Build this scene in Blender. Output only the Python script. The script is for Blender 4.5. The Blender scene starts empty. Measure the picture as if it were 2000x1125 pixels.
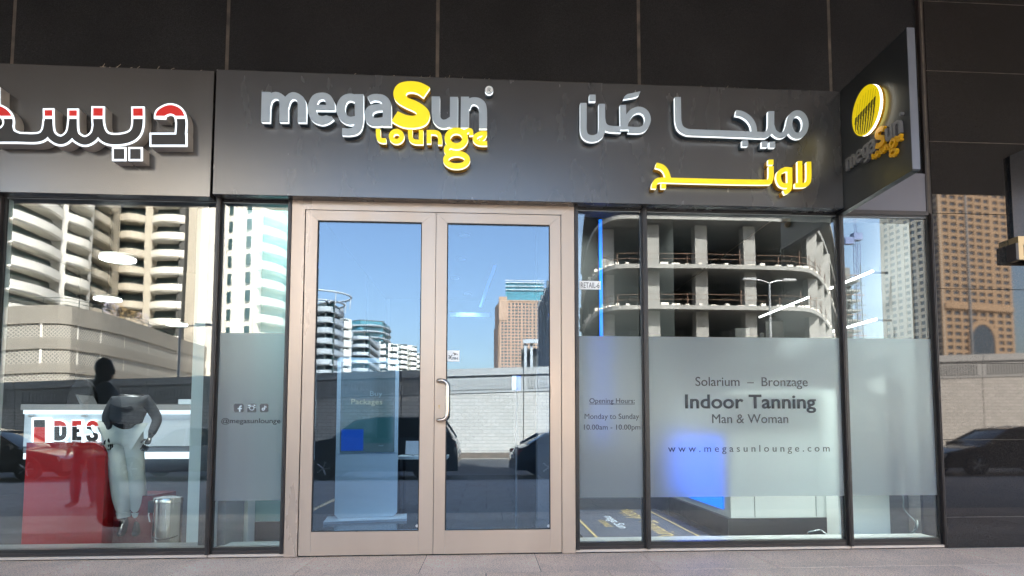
import bpy, bmesh, math, random
import numpy as np
from mathutils import Vector, Matrix
random.seed(7)
S = bpy.context.scene
C = S.collection
PI = math.pi

# ------------------------------------------------------------------ camera
YAW, PITCH, ROLL, FPX, CX, CY = 0.0697, 0.0705, 0.0008, 1300.0, 1042.0, 743.6
D0, EYE = 6.0, 1.11724
_c, _s = math.cos, math.sin
RM = (np.array([[_c(YAW), 0, _s(YAW)], [0, 1, 0], [-_s(YAW), 0, _c(YAW)]]) @
      np.array([[1, 0, 0], [0, _c(PITCH), -_s(PITCH)], [0, _s(PITCH), _c(PITCH)]]) @
      np.array([[_c(ROLL), -_s(ROLL), 0], [_s(ROLL), _c(ROLL), 0], [0, 0, 1]]))
cam_data = bpy.data.cameras.new('camera')
cam = bpy.data.objects.new('camera', cam_data)
C.objects.link(cam)
conv = lambda v: Vector((v[0], v[2], -v[1]))
cx_, cy_, cz_ = conv(RM[:, 0]), -conv(RM[:, 1]), -conv(RM[:, 2])
cam.matrix_world = Matrix(((cx_.x, cy_.x, cz_.x, 0), (cx_.y, cy_.y, cz_.y, -D0), (cx_.z, cy_.z, cz_.z, EYE), (0, 0, 0, 1)))
cam_data.sensor_width = 36.0
cam_data.lens = 36.0 * FPX / 2000.0
cam_data.shift_x = (1000.0 - CX) / 2000.0
cam_data.shift_y = (CY - 562.5) / 2000.0
cam_data.clip_start, cam_data.clip_end = 0.05, 4000.0
S.camera = cam

# ------------------------------------------------------------------ sky and sun
SUN_EL = math.radians(46)
SUN_AZ = (0.35, 1.0)                     # horizontal direction towards the sun: behind the shop
w = bpy.data.worlds.new('World'); S.world = w; w.use_nodes = True
nt = w.node_tree; nt.nodes.clear()
sky = nt.nodes.new('ShaderNodeTexSky'); sky.sky_type = 'NISHITA'; sky.sun_disc = False
sky.sun_elevation = SUN_EL; sky.sun_rotation = math.atan2(SUN_AZ[0], SUN_AZ[1])
sky.air_density = 1.0; sky.dust_density = 2.8; sky.ozone_density = 0.55
bg = nt.nodes.new('ShaderNodeBackground'); bg.inputs['Strength'].default_value = 0.12
ow = nt.nodes.new('ShaderNodeOutputWorld')
nt.links.new(sky.outputs[0], bg.inputs[0]); nt.links.new(bg.outputs[0], ow.inputs[0])
sun_data = bpy.data.lights.new('sun', 'SUN'); sun_data.energy = 4.6; sun_data.angle = math.radians(0.53)
sun_data.color = (1.0, 0.93, 0.84)
sun = bpy.data.objects.new('sun', sun_data); C.objects.link(sun)
_n = math.hypot(*SUN_AZ)
sun_dir = Vector((SUN_AZ[0] / _n * math.cos(SUN_EL), SUN_AZ[1] / _n * math.cos(SUN_EL), math.sin(SUN_EL)))
sun.rotation_euler = sun_dir.to_track_quat('Z', 'Y').to_euler()
vs = S.view_settings
vs.view_transform = 'Standard'; vs.look = 'None'; vs.gamma = 1.0; vs.exposure = 3.35; vs.use_curve_mapping = False
S.render.engine = 'CYCLES'
S.cycles.use_denoising = True
S.cycles.max_bounces = 12; S.cycles.transparent_max_bounces = 16; S.cycles.glossy_bounces = 6
S.cycles.transmission_bounces = 8; S.cycles.diffuse_bounces = 5
S.cycles.sample_clamp_indirect = 6.0
S.cycles.caustics_reflective = False; S.cycles.caustics_refractive = False

# ------------------------------------------------------------------ geometry of the place
def at(px, py, Y=0.0):
    """the point of the vertical plane at depth Y that the photograph shows at this pixel of 2000 x 1125"""
    d = RM @ np.array([(px - CX) / FPX, (py - CY) / FPX, 1.0])
    t = (Y + D0) / d[2]
    return d[0] * t, EYE - d[1] * t          # X, Z
def on_x(px, py, X):
    d = RM @ np.array([(px - CX) / FPX, (py - CY) / FPX, 1.0])
    t = X / d[0]
    return d[2] * t - D0, EYE - d[1] * t     # Y, Z
def mir(px, D, py=835.0):
    """a point of the street seen in the glass: D = length of the light's way; returns X, Y, Z"""
    X, Z = at(px, py, D - D0)
    return X, -(D - D0), Z

class MB:
    def __init__(self): self.v = []; self.f = []
    def add(self, vs, fs):
        o = len(self.v); self.v += [tuple(map(float, p)) for p in vs]; self.f += [tuple(i + o for i in q) for q in fs]; return self
    def box(self, x0, x1, y0, y1, z0, z1):
        if x0 > x1: x0, x1 = x1, x0
        if y0 > y1: y0, y1 = y1, y0
        if z0 > z1: z0, z1 = z1, z0
        return self.add([(x0, y0, z0), (x1, y0, z0), (x1, y1, z0), (x0, y1, z0), (x0, y0, z1), (x1, y0, z1), (x1, y1, z1), (x0, y1, z1)],
                 [(3, 2, 1, 0), (4, 5, 6, 7), (0, 1, 5, 4), (1, 2, 6, 5), (2, 3, 7, 6), (3, 0, 4, 7)])
    def prism_y(self, poly, y0, y1):           # poly of (x, z), counter-clockwise seen from -y
        n = len(poly)
        a = sum(poly[i][0] * poly[(i + 1) % n][1] - poly[(i + 1) % n][0] * poly[i][1] for i in range(n))
        if a < 0: poly = poly[::-1]
        return self.add([(x, y0, z) for x, z in poly] + [(x, y1, z) for x, z in poly],
                 [tuple(range(n)), tuple(range(2 * n - 1, n - 1, -1))] + [(i, i + n, (i + 1) % n + n, (i + 1) % n) for i in range(n)])
    def prism_z(self, poly, z0, z1):           # poly of (x, y)
        n = len(poly)
        a = sum(poly[i][0] * poly[(i + 1) % n][1] - poly[(i + 1) % n][0] * poly[i][1] for i in range(n))
        if a < 0: poly = poly[::-1]
        return self.add([(x, y, z0) for x, y in poly] + [(x, y, z1) for x, y in poly],
                 [tuple(range(n - 1, -1, -1)), tuple(range(n, 2 * n))] + [(i, (i + 1) % n, (i + 1) % n + n, i + n) for i in range(n)])
    def strip(self, pts, z0, z1, th):          # a thin wall of thickness th along plan points, height z0..z1 (z may be lists)
        n = len(pts); P = [Vector((p[0], p[1])) for p in pts]
        nor = []
        for i in range(n):
            d = (P[min(i + 1, n - 1)] - P[max(i - 1, 0)]); d = d.normalized() if d.length > 1e-9 else Vector((1, 0))
            nor.append(Vector((-d.y, d.x)))
        Z0 = z0 if isinstance(z0, (list, tuple)) else [z0] * n
        Z1 = z1 if isinstance(z1, (list, tuple)) else [z1] * n
        vs = []
        for i in range(n):
            a, b = P[i], P[i] + nor[i] * th
            vs += [(a.x, a.y, Z0[i]), (b.x, b.y, Z0[i]), (b.x, b.y, Z1[i]), (a.x, a.y, Z1[i])]
        fs = [(0, 1, 2, 3), tuple(4 * (n - 1) + k for k in (3, 2, 1, 0))]
        for i in range(n - 1):
            o = 4 * i
            for k in range(4): fs.append((o + k, o + 4 + k, o + 4 + (k + 1) % 4, o + (k + 1) % 4))
        return self.add(vs, fs)
    def cyl(self, p0, p1, r0, r1=None, n=16, caps=True):
        r1 = r0 if r1 is None else r1
        p0, p1 = Vector(p0), Vector(p1); d = (p1 - p0).normalized()
        a = d.orthogonal().normalized(); b = d.cross(a)
        vs = []
        for p, r in ((p0, r0), (p1, r1)):
            for i in range(n):
                t = 2 * PI * i / n; vs.append(p + a * (r * math.cos(t)) + b * (r * math.sin(t)))
        fs = [(i, (i + 1) % n, (i + 1) % n + n, i + n) for i in range(n)]
        if caps: fs += [tuple(range(n - 1, -1, -1)), tuple(range(n, 2 * n))]
        return self.add(vs, fs)
    def tube(self, pts, r, n=8):
        pts = [Vector(p) for p in pts]; m = len(pts); vs = []; a = None
        for i, p in enumerate(pts):
            d = (pts[min(i + 1, m - 1)] - pts[max(i - 1, 0)]).normalized()
            a = (a - d * a.dot(d)).normalized() if a is not None else d.orthogonal().normalized()
            b = d.cross(a); rr = r[i] if isinstance(r, (list, tuple)) else r
            for k in range(n):
                t = 2 * PI * k / n; vs.append(p + a * (rr * math.cos(t)) + b * (rr * math.sin(t)))
        fs = [(i * n + k, i * n + (k + 1) % n, (i + 1) * n + (k + 1) % n, (i + 1) * n + k) for i in range(m - 1) for k in range(n)]
        fs += [tuple(range(n - 1, -1, -1)), tuple(range((m - 1) * n, m * n))]
        return self.add(vs, fs)
    def lathe(self, c, prof, n=32):            # prof of (r, z) bottom to top
        vs = []
        for r, z in prof:
            for k in range(n):
                t = 2 * PI * k / n; vs.append((c[0] + r * math.cos(t), c[1] + r * math.sin(t), c[2] + z))
        m = len(prof)
        fs = [(i * n + k, i * n + (k + 1) % n, (i + 1) * n + (k + 1) % n, (i + 1) * n + k) for i in range(m - 1) for k in range(n)]
        fs += [tuple(range(n - 1, -1, -1)), tuple(range((m - 1) * n, m * n))]
        return self.add(vs, fs)
    def mesh(self, name, smooth=False):
        me = bpy.data.meshes.new(name); me.from_pydata(self.v, [], self.f); me.update()
        if smooth:
            me.polygons.foreach_set('use_smooth', [True] * len(me.polygons))
            me.set_sharp_from_angle(angle=math.radians(35))
        return me
    def build(self, name, mat, parent=None, smooth=False, bevel=0.0, **k):
        return obj(name, self.mesh(name, smooth), mat, parent, bevel=bevel, **k)

def tag(o, label=None, cat=None, group=None, kind=None):
    if label: o['label'] = label
    if cat: o['category'] = cat
    if group: o['group'] = group
    if kind: o['kind'] = kind
    return o
def obj(name, me, mat, parent=None, bevel=0.0, **k):
    o = bpy.data.objects.new(name, me); C.objects.link(o)
    if mat is not None:
        me.materials.clear(); me.materials.append(mat)
    if parent is not None: o.parent = parent
    if bevel:
        m = o.modifiers.new('bevel', 'BEVEL'); m.width = bevel; m.segments = 2; m.limit_method = 'ANGLE'
    return tag(o, **k)
def empty(name, loc=(0, 0, 0), **k):
    o = bpy.data.objects.new(name, None); C.objects.link(o); o.location = loc; o.empty_display_size = 0.2
    return tag(o, **k)
def shared(name, me, parent, loc, **k):
    o = bpy.data.objects.new(name, me); C.objects.link(o); o.parent = parent; o.location = loc
    return tag(o, **k)
def bx(*a): return MB().box(*a)

# ------------------------------------------------------------------ materials
def mat(name, col, rough=0.5, metal=0.0, spec=None, noise=0.0, nscale=8.0, bump=0.0, bscale=60.0, ior=None, coat=0.0, emit=None, estr=0.0, stretch=None):
    m = bpy.data.materials.new(name); m.use_nodes = True; n = m.node_tree; b = n.nodes['Principled BSDF']
    b.inputs['Base Color'].default_value = (*col, 1); b.inputs['Roughness'].default_value = rough; b.inputs['Metallic'].default_value = metal
    if ior: b.inputs['IOR'].default_value = ior
    if spec is not None: b.inputs['Specular IOR Level'].default_value = spec
    if coat: b.inputs['Coat Weight'].default_value = coat; b.inputs['Coat Roughness'].default_value = 0.03
    if emit: b.inputs['Emission Color'].default_value = (*emit, 1); b.inputs['Emission Strength'].default_value = estr
    if noise or bump:
        tc = n.nodes.new('ShaderNodeTexCoord'); mp = n.nodes.new('ShaderNodeMapping')
        n.links.new(tc.outputs['Object'], mp.inputs[0])
        if stretch: mp.inputs['Scale'].default_value = stretch
    if noise:
        t = n.nodes.new('ShaderNodeTexNoise'); t.inputs['Scale'].default_value = nscale; t.inputs['Detail'].default_value = 6
        n.links.new(mp.outputs[0], t.inputs['Vector'])
        r = n.nodes.new('ShaderNodeMapRange'); r.inputs['From Min'].default_value = 0.3; r.inputs['From Max'].default_value = 0.7
        r.inputs['To Min'].default_value = 1 - noise; r.inputs['To Max'].default_value = 1 + noise
        n.links.new(t.outputs['Fac'], r.inputs['Value'])
        mx = n.nodes.new('ShaderNodeVectorMath'); mx.operation = 'SCALE'; mx.inputs[0].default_value = col
        n.links.new(r.outputs[0], mx.inputs['Scale']); n.links.new(mx.outputs[0], b.inputs['Base Color'])
        r2 = n.nodes.new('ShaderNodeMapRange'); r2.inputs['From Min'].default_value = 0.3; r2.inputs['From Max'].default_value = 0.7
        r2.inputs['To Min'].default_value = max(0, rough - 0.06); r2.inputs['To Max'].default_value = min(1, rough + 0.06)
        n.links.new(t.outputs['Fac'], r2.inputs['Value']); n.links.new(r2.outputs[0], b.inputs['Roughness'])
    if bump:
        t2 = n.nodes.new('ShaderNodeTexNoise'); t2.inputs['Scale'].default_value = bscale; t2.inputs['Detail'].default_value = 4
        n.links.new(mp.outputs[0], t2.inputs['Vector'])
        bp = n.nodes.new('ShaderNodeBump'); bp.inputs['Strength'].default_value = bump; bp.inputs['Distance'].default_value = 0.01
        n.links.new(t2.outputs['Fac'], bp.inputs['Height']); n.links.new(bp.outputs[0], b.inputs['Normal'])
    return m
def emis(name, col, st, base=None):
    m = mat(name, base or col, 0.4, emit=col, estr=st); return m
def glassmat(name, refl, tint, wav=0.0, wscale=1.0, tintr=(1, 1, 1), seed=0.0):
    m = bpy.data.materials.new(name); m.use_nodes = True; n = m.node_tree; n.nodes.clear()
    o = n.nodes.new('ShaderNodeOutputMaterial'); tr = n.nodes.new('ShaderNodeBsdfTransparent'); gl = n.nodes.new('ShaderNodeBsdfGlossy')
    tr.inputs[0].default_value = (*tint, 1); gl.inputs['Roughness'].default_value = 0.0; gl.inputs[0].default_value = (*tintr, 1)
    fr = n.nodes.new('ShaderNodeFresnel'); fr.inputs['IOR'].default_value = 1.5
    mr = n.nodes.new('ShaderNodeMapRange'); mr.inputs['From Min'].default_value = 0.04; mr.inputs['From Max'].default_value = 1.0
    mr.inputs['To Min'].default_value = refl; mr.inputs['To Max'].default_value = 1.0
    n.links.new(fr.outputs[0], mr.inputs[0])
    mx = n.nodes.new('ShaderNodeMixShader'); n.links.new(mr.outputs[0], mx.inputs[0]); n.links.new(tr.outputs[0], mx.inputs[1]); n.links.new(gl.outputs[0], mx.inputs[2])
    n.links.new(mx.outputs[0], o.inputs[0])
    if wav:
        tc = n.nodes.new('ShaderNodeTexCoord'); mp = n.nodes.new('ShaderNodeMapping'); mp.inputs['Location'].default_value = (seed, 0, seed * 1.7)
        t = n.nodes.new('ShaderNodeTexNoise'); t.inputs['Scale'].default_value = wscale; t.inputs['Detail'].default_value = 1
        bp = n.nodes.new('ShaderNodeBump'); bp.inputs['Strength'].default_value = 1.0; bp.inputs['Distance'].default_value = wav
        n.links.new(tc.outputs['Object'], mp.inputs[0]); n.links.new(mp.outputs[0], t.inputs['Vector']); n.links.new(t.outputs['Fac'], bp.inputs['Height'])
        n.links.new(bp.outputs[0], gl.inputs['Normal'])
    return m
def frostmat():
    m = bpy.data.materials.new('frosted_film'); m.use_nodes = True; n = m.node_tree; n.nodes.clear()
    o = n.nodes.new('ShaderNodeOutputMaterial')
    df = n.nodes.new('ShaderNodeBsdfDiffuse'); df.inputs[0].default_value = (0.77, 0.81, 0.82, 1)
    tl = n.nodes.new('ShaderNodeBsdfTranslucent'); tl.inputs[0].default_value = (0.75, 0.85, 0.86, 1)
    rf = n.nodes.new('ShaderNodeBsdfRefraction'); rf.inputs['IOR'].default_value = 1.25; rf.inputs['Roughness'].default_value = 0.40; rf.inputs[0].default_value = (0.94, 0.98, 0.98, 1)
    m1 = n.nodes.new('ShaderNodeMixShader'); m1.inputs[0].default_value = 0.35
    m2 = n.nodes.new('ShaderNodeMixShader'); m2.inputs[0].default_value = 0.74
    n.links.new(df.outputs[0], m1.inputs[1]); n.links.new(tl.outputs[0], m1.inputs[2])
    n.links.new(m1.outputs[0], m2.inputs[1]); n.links.new(rf.outputs[0], m2.inputs[2]); n.links.new(m2.outputs[0], o.inputs[0])
    return m
def granite(name, base, refl_ior=1.9, rough=0.035, speck=0.35):
    m = mat(name, base, rough, ior=refl_ior); n = m.node_tree; b = n.nodes['Principled BSDF']
    tc = n.nodes.new('ShaderNodeTexCoord'); v = n.nodes.new('ShaderNodeTexVoronoi'); v.inputs['Scale'].default_value = 240
    t = n.nodes.new('ShaderNodeTexNoise'); t.inputs['Scale'].default_value = 90; t.inputs['Detail'].default_value = 8
    t3 = n.nodes.new('ShaderNodeTexNoise'); t3.inputs['Scale'].default_value = 1.3; t3.inputs['Detail'].default_value = 6
    for q in (v, t, t3): n.links.new(tc.outputs['Object'], q.inputs['Vector'])
    mm = n.nodes.new('ShaderNodeMath'); mm.operation = 'MULTIPLY'; n.links.new(v.outputs['Color'], mm.inputs[0]); n.links.new(t.outputs['Fac'], mm.inputs[1])
    mm2 = n.nodes.new('ShaderNodeMath'); mm2.operation = 'MULTIPLY'; n.links.new(mm.outputs[0], mm2.inputs[0]); n.links.new(t3.outputs['Fac'], mm2.inputs[1])
    r = n.nodes.new('ShaderNodeMapRange'); r.inputs['From Min'].default_value = 0.0; r.inputs['From Max'].default_value = 0.3
    r.inputs['To Min'].default_value = 1 - speck; r.inputs['To Max'].default_value = 1 + 2.2 * speck
    n.links.new(mm2.outputs[0], r.inputs['Value'])
    mx = n.nodes.new('ShaderNodeVectorMath'); mx.operation = 'SCALE'; mx.inputs[0].default_value = base
    n.links.new(r.outputs[0], mx.inputs['Scale']); n.links.new(mx.outputs[0], b.inputs['Base Color'])
    return m
def satin(name, col, rough, spec_ior=1.7):
    m = mat(name, col, rough, ior=spec_ior)
    n = m.node_tree; b = n.nodes['Principled BSDF']
    tc = n.nodes.new('ShaderNodeTexCoord'); mp = n.nodes.new('ShaderNodeMapping'); mp.inputs['Scale'].default_value = (2.5, 2.5, 0.8)
    t = n.nodes.new('ShaderNodeTexNoise'); t.inputs['Scale'].default_value = 2.2; t.inputs['Detail'].default_value = 3
    n.links.new(tc.outputs['Object'], mp.inputs[0]); n.links.new(mp.outputs[0], t.inputs['Vector'])
    r = n.nodes.new('ShaderNodeMapRange'); r.clamp = False; r.inputs['To Min'].default_value = rough - 0.02; r.inputs['To Max'].default_value = rough + 0.02
    n.links.new(t.outputs['Fac'], r.inputs['Value']); n.links.new(r.outputs[0], b.inputs['Roughness'])
    r2 = n.nodes.new('ShaderNodeMapRange'); r2.clamp = False; r2.inputs['To Min'].default_value = 0.93; r2.inputs['To Max'].default_value = 1.07
    mx = n.nodes.new('ShaderNodeVectorMath'); mx.operation = 'SCALE'; mx.inputs[0].default_value = col
    n.links.new(t.outputs['Fac'], r2.inputs['Value']); n.links.new(r2.outputs[0], mx.inputs['Scale']); n.links.new(mx.outputs[0], b.inputs['Base Color'])
    return m
def brick(name, c1, c2, cm, sx, sy, mortar=0.02, bump=0.6, rough=0.8, rot=(0, 0, 0), scale=1.0):
    m = mat(name, c1, rough); n = m.node_tree; b = n.nodes['Principled BSDF']
    tc = n.nodes.new('ShaderNodeTexCoord'); mp = n.nodes.new('ShaderNodeMapping'); mp.inputs['Rotation'].default_value = rot
    br = n.nodes.new('ShaderNodeTexBrick'); br.inputs['Color1'].default_value = (*c1, 1); br.inputs['Color2'].default_value = (*c2, 1); br.inputs['Mortar'].default_value = (*cm, 1)
    br.inputs['Scale'].default_value = scale; br.inputs['Brick Width'].default_value = sx; br.inputs['Row Height'].default_value = sy; br.inputs['Mortar Size'].default_value = mortar
    n.links.new(tc.outputs['Object'], mp.inputs[0]); n.links.new(mp.outputs[0], br.inputs['Vector'])
    t = n.nodes.new('ShaderNodeTexNoise'); t.inputs['Scale'].default_value = 14; t.inputs['Detail'].default_value = 6; n.links.new(tc.outputs['Object'], t.inputs['Vector'])
    r = n.nodes.new('ShaderNodeMapRange'); r.inputs['To Min'].default_value = 0.6; r.inputs['To Max'].default_value = 1.4; n.links.new(t.outputs['Fac'], r.inputs['Value'])
    mx = n.nodes.new('ShaderNodeVectorMath'); mx.operation = 'SCALE'; n.links.new(br.outputs['Color'], mx.inputs[0]); n.links.new(r.outputs[0], mx.inputs['Scale'])
    n.links.new(mx.outputs[0], b.inputs['Base Color'])
    bp = n.nodes.new('ShaderNodeBump'); bp.inputs['Strength'].default_value = bump; bp.inputs['Distance'].default_value = 0.03
    n.links.new(t.outputs['Fac'], bp.inputs['Height']); n.links.new(bp.outputs[0], b.inputs['Normal'])
    return m

M = dict(
    granite=granite('polished_dark_granite', (0.016, 0.0138, 0.0125), 1.56, 0.024),
    granite_up=granite('dark_granite_cladding', (0.0185, 0.0178, 0.0182), 1.4, 0.16),
    sealant=mat('joint_sealant', (0.085, 0.068, 0.054), 0.8, noise=0.5, nscale=9),
    signmetal=satin('anthracite_sign_metal', (0.040, 0.037, 0.036), 0.27, 1.9),
    signmetal_left=satin('bronze_grey_sign_metal', (0.046, 0.040, 0.035), 0.24, 2.1),
    blade=satin('dark_sign_face', (0.022, 0.022, 0.022), 0.36, 1.5),
    bladeedge=mat('grey_sign_edge', (0.13, 0.135, 0.155), 0.4, 0.3),
    black=mat('black_aluminium', (0.012, 0.0115, 0.011), 0.34, noise=0.2),
    brownblack=mat('brown_black_aluminium', (0.03, 0.022, 0.02), 0.35, noise=0.2),
    frame=mat('champagne_aluminium', (0.44, 0.345, 0.27), 0.32, 0.4, noise=0.022, nscale=1.6, stretch=(3, 3, 0.5)),
    gasket=mat('rubber_gasket', (0.01, 0.01, 0.01), 0.6),
    steel=mat('brushed_steel', (0.55, 0.48, 0.42), 0.22, 1.0, noise=0.05),
    brass=mat('brass_lamp', (0.42, 0.30, 0.16), 0.35, 0.8),
    lgrey=mat('grey_letter_face', (0.36, 0.41, 0.45), 0.4),
    lyel=mat('yellow_letter_face', (0.66, 0.50, 0.010), 0.4, emit=(1.0, 0.72, 0.0), estr=0.06),
    lwhite=emis('lit_acrylic_edge', (0.88, 0.96, 1.0), 0.13, (0.8, 0.85, 0.9)),
    lwhite_y=emis('lit_yellow_acrylic_edge', (1.0, 0.95, 0.62), 0.16, (0.85, 0.8, 0.55)),
    lret=mat('letter_return_blue_grey', (0.05, 0.075, 0.095), 0.35, 0.3),
    lret_y=mat('letter_return_amber', (0.48, 0.23, 0.005), 0.4),
    beige_ret=mat('letter_return_beige', (0.40, 0.35, 0.30), 0.45, noise=0.1),
    pure_white=mat('white_acrylic', (0.80, 0.83, 0.9), 0.35, emit=(0.8, 0.9, 1.0), estr=0.12),
    red=mat('red_acrylic', (0.55, 0.010, 0.005), 0.35, emit=(1, 0.01, 0.005), estr=0.02),
    dark=mat('dark_acrylic', (0.012, 0.009, 0.008), 0.35),
    vinyl=mat('dark_vinyl_lettering', (0.062, 0.062, 0.062), 0.5),
    white=mat('white_plastic', (0.78, 0.78, 0.76), 0.4),
    ink=mat('black_print', (0.03, 0.03, 0.03), 0.6),
    tan=mat('tan_print', (0.35, 0.24, 0.12), 0.6),
    violet=mat('grey_violet_panel', (0.17, 0.165, 0.19), 0.4, noise=0.06),
    trim=mat('pale_threshold_trim', (0.52, 0.44, 0.37), 0.4, 0.2),
    soffit=mat('beige_soffit', (0.30, 0.26, 0.22), 0.7),
    asphalt=mat('asphalt', (0.05, 0.05, 0.052), 0.75, noise=0.25, nscale=20, bump=0.4),
    kerb=mat('concrete_kerb', (0.3, 0.29, 0.27), 0.8, noise=0.15),
    paint=mat('road_paint', (0.6, 0.6, 0.56), 0.7, noise=0.15),
    frost=frostmat(),
)
# ------------------------------------------------------------------ glyphs: strokes -> outlines
def catmull(pts, n=6):
    P = [np.array(p, float) for p in pts]; out = []
    for i in range(len(P) - 1):
        p0 = P[max(i - 1, 0)]; p1 = P[i]; p2 = P[i + 1]; p3 = P[min(i + 2, len(P) - 1)]
        for k in range(n):
            t = k / n
            out.append(0.5 * (2 * p1 + (p2 - p0) * t + (2 * p0 - 5 * p1 + 4 * p2 - p3) * t * t + (3 * p1 - p0 - 3 * p2 + p3) * t ** 3))
    out.append(P[-1]); return np.array(out)
def ell(cx, cy, rx, ry, w): return ('ell', cx, cy, rx, ry, w)
def ln(w, *pts): return ('ln', w, pts)              # straight polyline, flat ends
def cv(w, *pts): return ('cv', w, pts)              # smooth curve, flat ends; a point may carry its own width
def pg(*pts): return ('pg', None, pts)              # outline of corners and curves: a third value 1 marks a corner
def sdf(prims, X, Y):
    D = np.full(X.shape, 1e9)
    for p in prims:
        if p[0] == 'ell':
            _, a, b, rx, ry, wd = p
            t = np.linspace(0, 2 * PI, 73); pts = np.c_[a + rx * np.cos(t), b + ry * np.sin(t), np.full(73, wd)]; flat = False
        elif p[0] == 'pg':
            pts = p[2]; n = len(pts); cs = [i for i in range(n) if len(pts[i]) > 2]
            if not cs:
                loop = [q[:2] for q in pts]; c = catmull([loop[-1]] + loop + loop[:2], 5); poly = c[5:-6]
            else:
                poly = []
                for a, b in zip(cs, cs[1:] + [cs[0] + n]):
                    seg = [pts[i % n][:2] for i in range(a, b + 1)]
                    poly += list(catmull(seg, 5))[:-1] if len(seg) > 2 else [np.array(seg[0], float)]
                poly = np.array(poly)
            d = np.full(X.shape, 1e9); ins = np.zeros(X.shape, bool)
            for i in range(len(poly)):
                a, b = poly[i], poly[(i + 1) % len(poly)]
                e = b - a; L = max((e ** 2).sum(), 1e-12); t = np.clip(((X - a[0]) * e[0] + (Y - a[1]) * e[1]) / L, 0, 1)
                d = np.minimum(d, np.hypot(X - a[0] - t * e[0], Y - a[1] - t * e[1]))
                c = ((a[1] > Y) != (b[1] > Y)) & (X < (b[0] - a[0]) * (Y - a[1]) / (b[1] - a[1] + 1e-12) + a[0]); ins ^= c
            D = np.minimum(D, np.where(ins, -d, d)); continue
        else:
            wd = p[1]; raw = [(q[0], q[1], q[2] if len(q) > 2 else wd) for q in p[2]]
            pts = catmull(raw, 7) if p[0] == 'cv' else np.array(raw, float); flat = True
        d = np.full(X.shape, 1e9)
        for i in range(len(pts) - 1):
            a, b = pts[i], pts[i + 1]; e = b[:2] - a[:2]; L = max((e ** 2).sum(), 1e-12)
            t = np.clip(((X - a[0]) * e[0] + (Y - a[1]) * e[1]) / L, 0, 1)
            d = np.minimum(d, np.hypot(X - a[0] - t * e[0], Y - a[1] - t * e[1]) - (a[2] + (b[2] - a[2]) * t) / 2)
        if flat:
            for a, b in ((pts[0], pts[1]), (pts[-1], pts[-2])):
                e = (a - b)[:2]; e = e / np.hypot(*e); h = (X - a[0]) * e[0] + (Y - a[1]) * e[1]
                near = np.hypot(X - a[0], Y - a[1]) < a[2] * 0.78
                d = np.where(near & (h > -a[2] * 0.5), np.maximum(d, h), d)
        D = np.minimum(D, d)
    return D
def trace(F, xs, ys):
    """closed contour lines of F = 0"""
    ny, nx = F.shape; segs = {}
    ins = F < 0
    code = ins[:-1, :-1] * 1 + ins[:-1, 1:] * 2 + ins[1:, 1:] * 4 + ins[1:, :-1] * 8
    E = {1: [(3, 0)], 2: [(0, 1)], 3: [(3, 1)], 4: [(1, 2)], 5: [(3, 2), (1, 0)], 6: [(0, 2)], 7: [(3, 2)], 8: [(2, 3)], 9: [(2, 0)], 10: [(0, 3), (2, 1)], 11: [(2, 1)], 12: [(1, 3)], 13: [(1, 0)], 14: [(0, 3)]}
    def eid(i, j, e): return ((0, i, j), (1, i, j + 1), (0, i + 1, j), (1, i, j))[e]
    def pt(k):
        h, i, j = k
        a = F[i, j]; b = F[i, j + 1] if h == 0 else F[i + 1, j]; t = a / (a - b)
        return (xs[j] + t * (xs[j + 1] - xs[j]), ys[i]) if h == 0 else (xs[j], ys[i] + t * (ys[i + 1] - ys[i]))
    for i, j in zip(*np.nonzero((code > 0) & (code < 15))):
        for a, b in E[int(code[i, j])]: segs[eid(i, j, a)] = eid(i, j, b)
    out = []
    while segs:
        k0 = next(iter(segs)); k = k0; loop = []
        while k in segs:
            loop.append(pt(k)); k = segs.pop(k)
        if len(loop) > 5: out.append(loop)
    return out
def simplify(loop, tol):
    P = np.array(loop); n = len(P)
    def dp(a, b):
        if b - a < 2: return []
        d = P[b % n] - P[a]; L = np.hypot(*d); q = P[a + 1:b] - P[a]
        dist = np.abs(q[:, 0] * d[1] - q[:, 1] * d[0]) / L if L > 1e-9 else np.hypot(q[:, 0], q[:, 1])
        k = int(dist.argmax())
        if dist[k] <= tol: return []
        m = a + 1 + k
        return dp(a, m) + [m] + dp(m, b)
    far = int(np.hypot(*(P - P[0]).T).argmax())
    idx = [0] + dp(0, far) + [far] + dp(far, n)
    return [tuple(P[i]) for i in idx]
def outline(prims, s, off=0.0, clip=None, h=None):
    """prims in zoomed units, s = zoomed units per photo pixel; off > 0 shrinks"""
    h = h or s * 0.42
    xs0 = []; ys0 = []
    for p in prims:
        if p[0] == 'ell': xs0 += [p[1] - p[3] - p[5], p[1] + p[3] + p[5]]; ys0 += [p[2] - p[4] - p[5], p[2] + p[4] + p[5]]
        else:
            m = (p[1] or 0) + 4 * s
            for q in p[2]: xs0 += [q[0] - m, q[0] + m]; ys0 += [q[1] - m, q[1] + m]
    xs = np.arange(min(xs0), max(xs0), h); ys = np.arange(min(ys0), max(ys0), h)
    X, Y = np.meshgrid(xs, ys); F = sdf(prims, X, Y) + off * s
    if clip is not None: F = np.maximum(F, clip(X, Y))
    F[0, :] = F[-1, :] = 1; F[:, 0] = F[:, -1] = 1; F[F == 0] = 1e-6
    return [simplify(l, 0.10 * s) for l in trace(F, xs, ys)]
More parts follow.
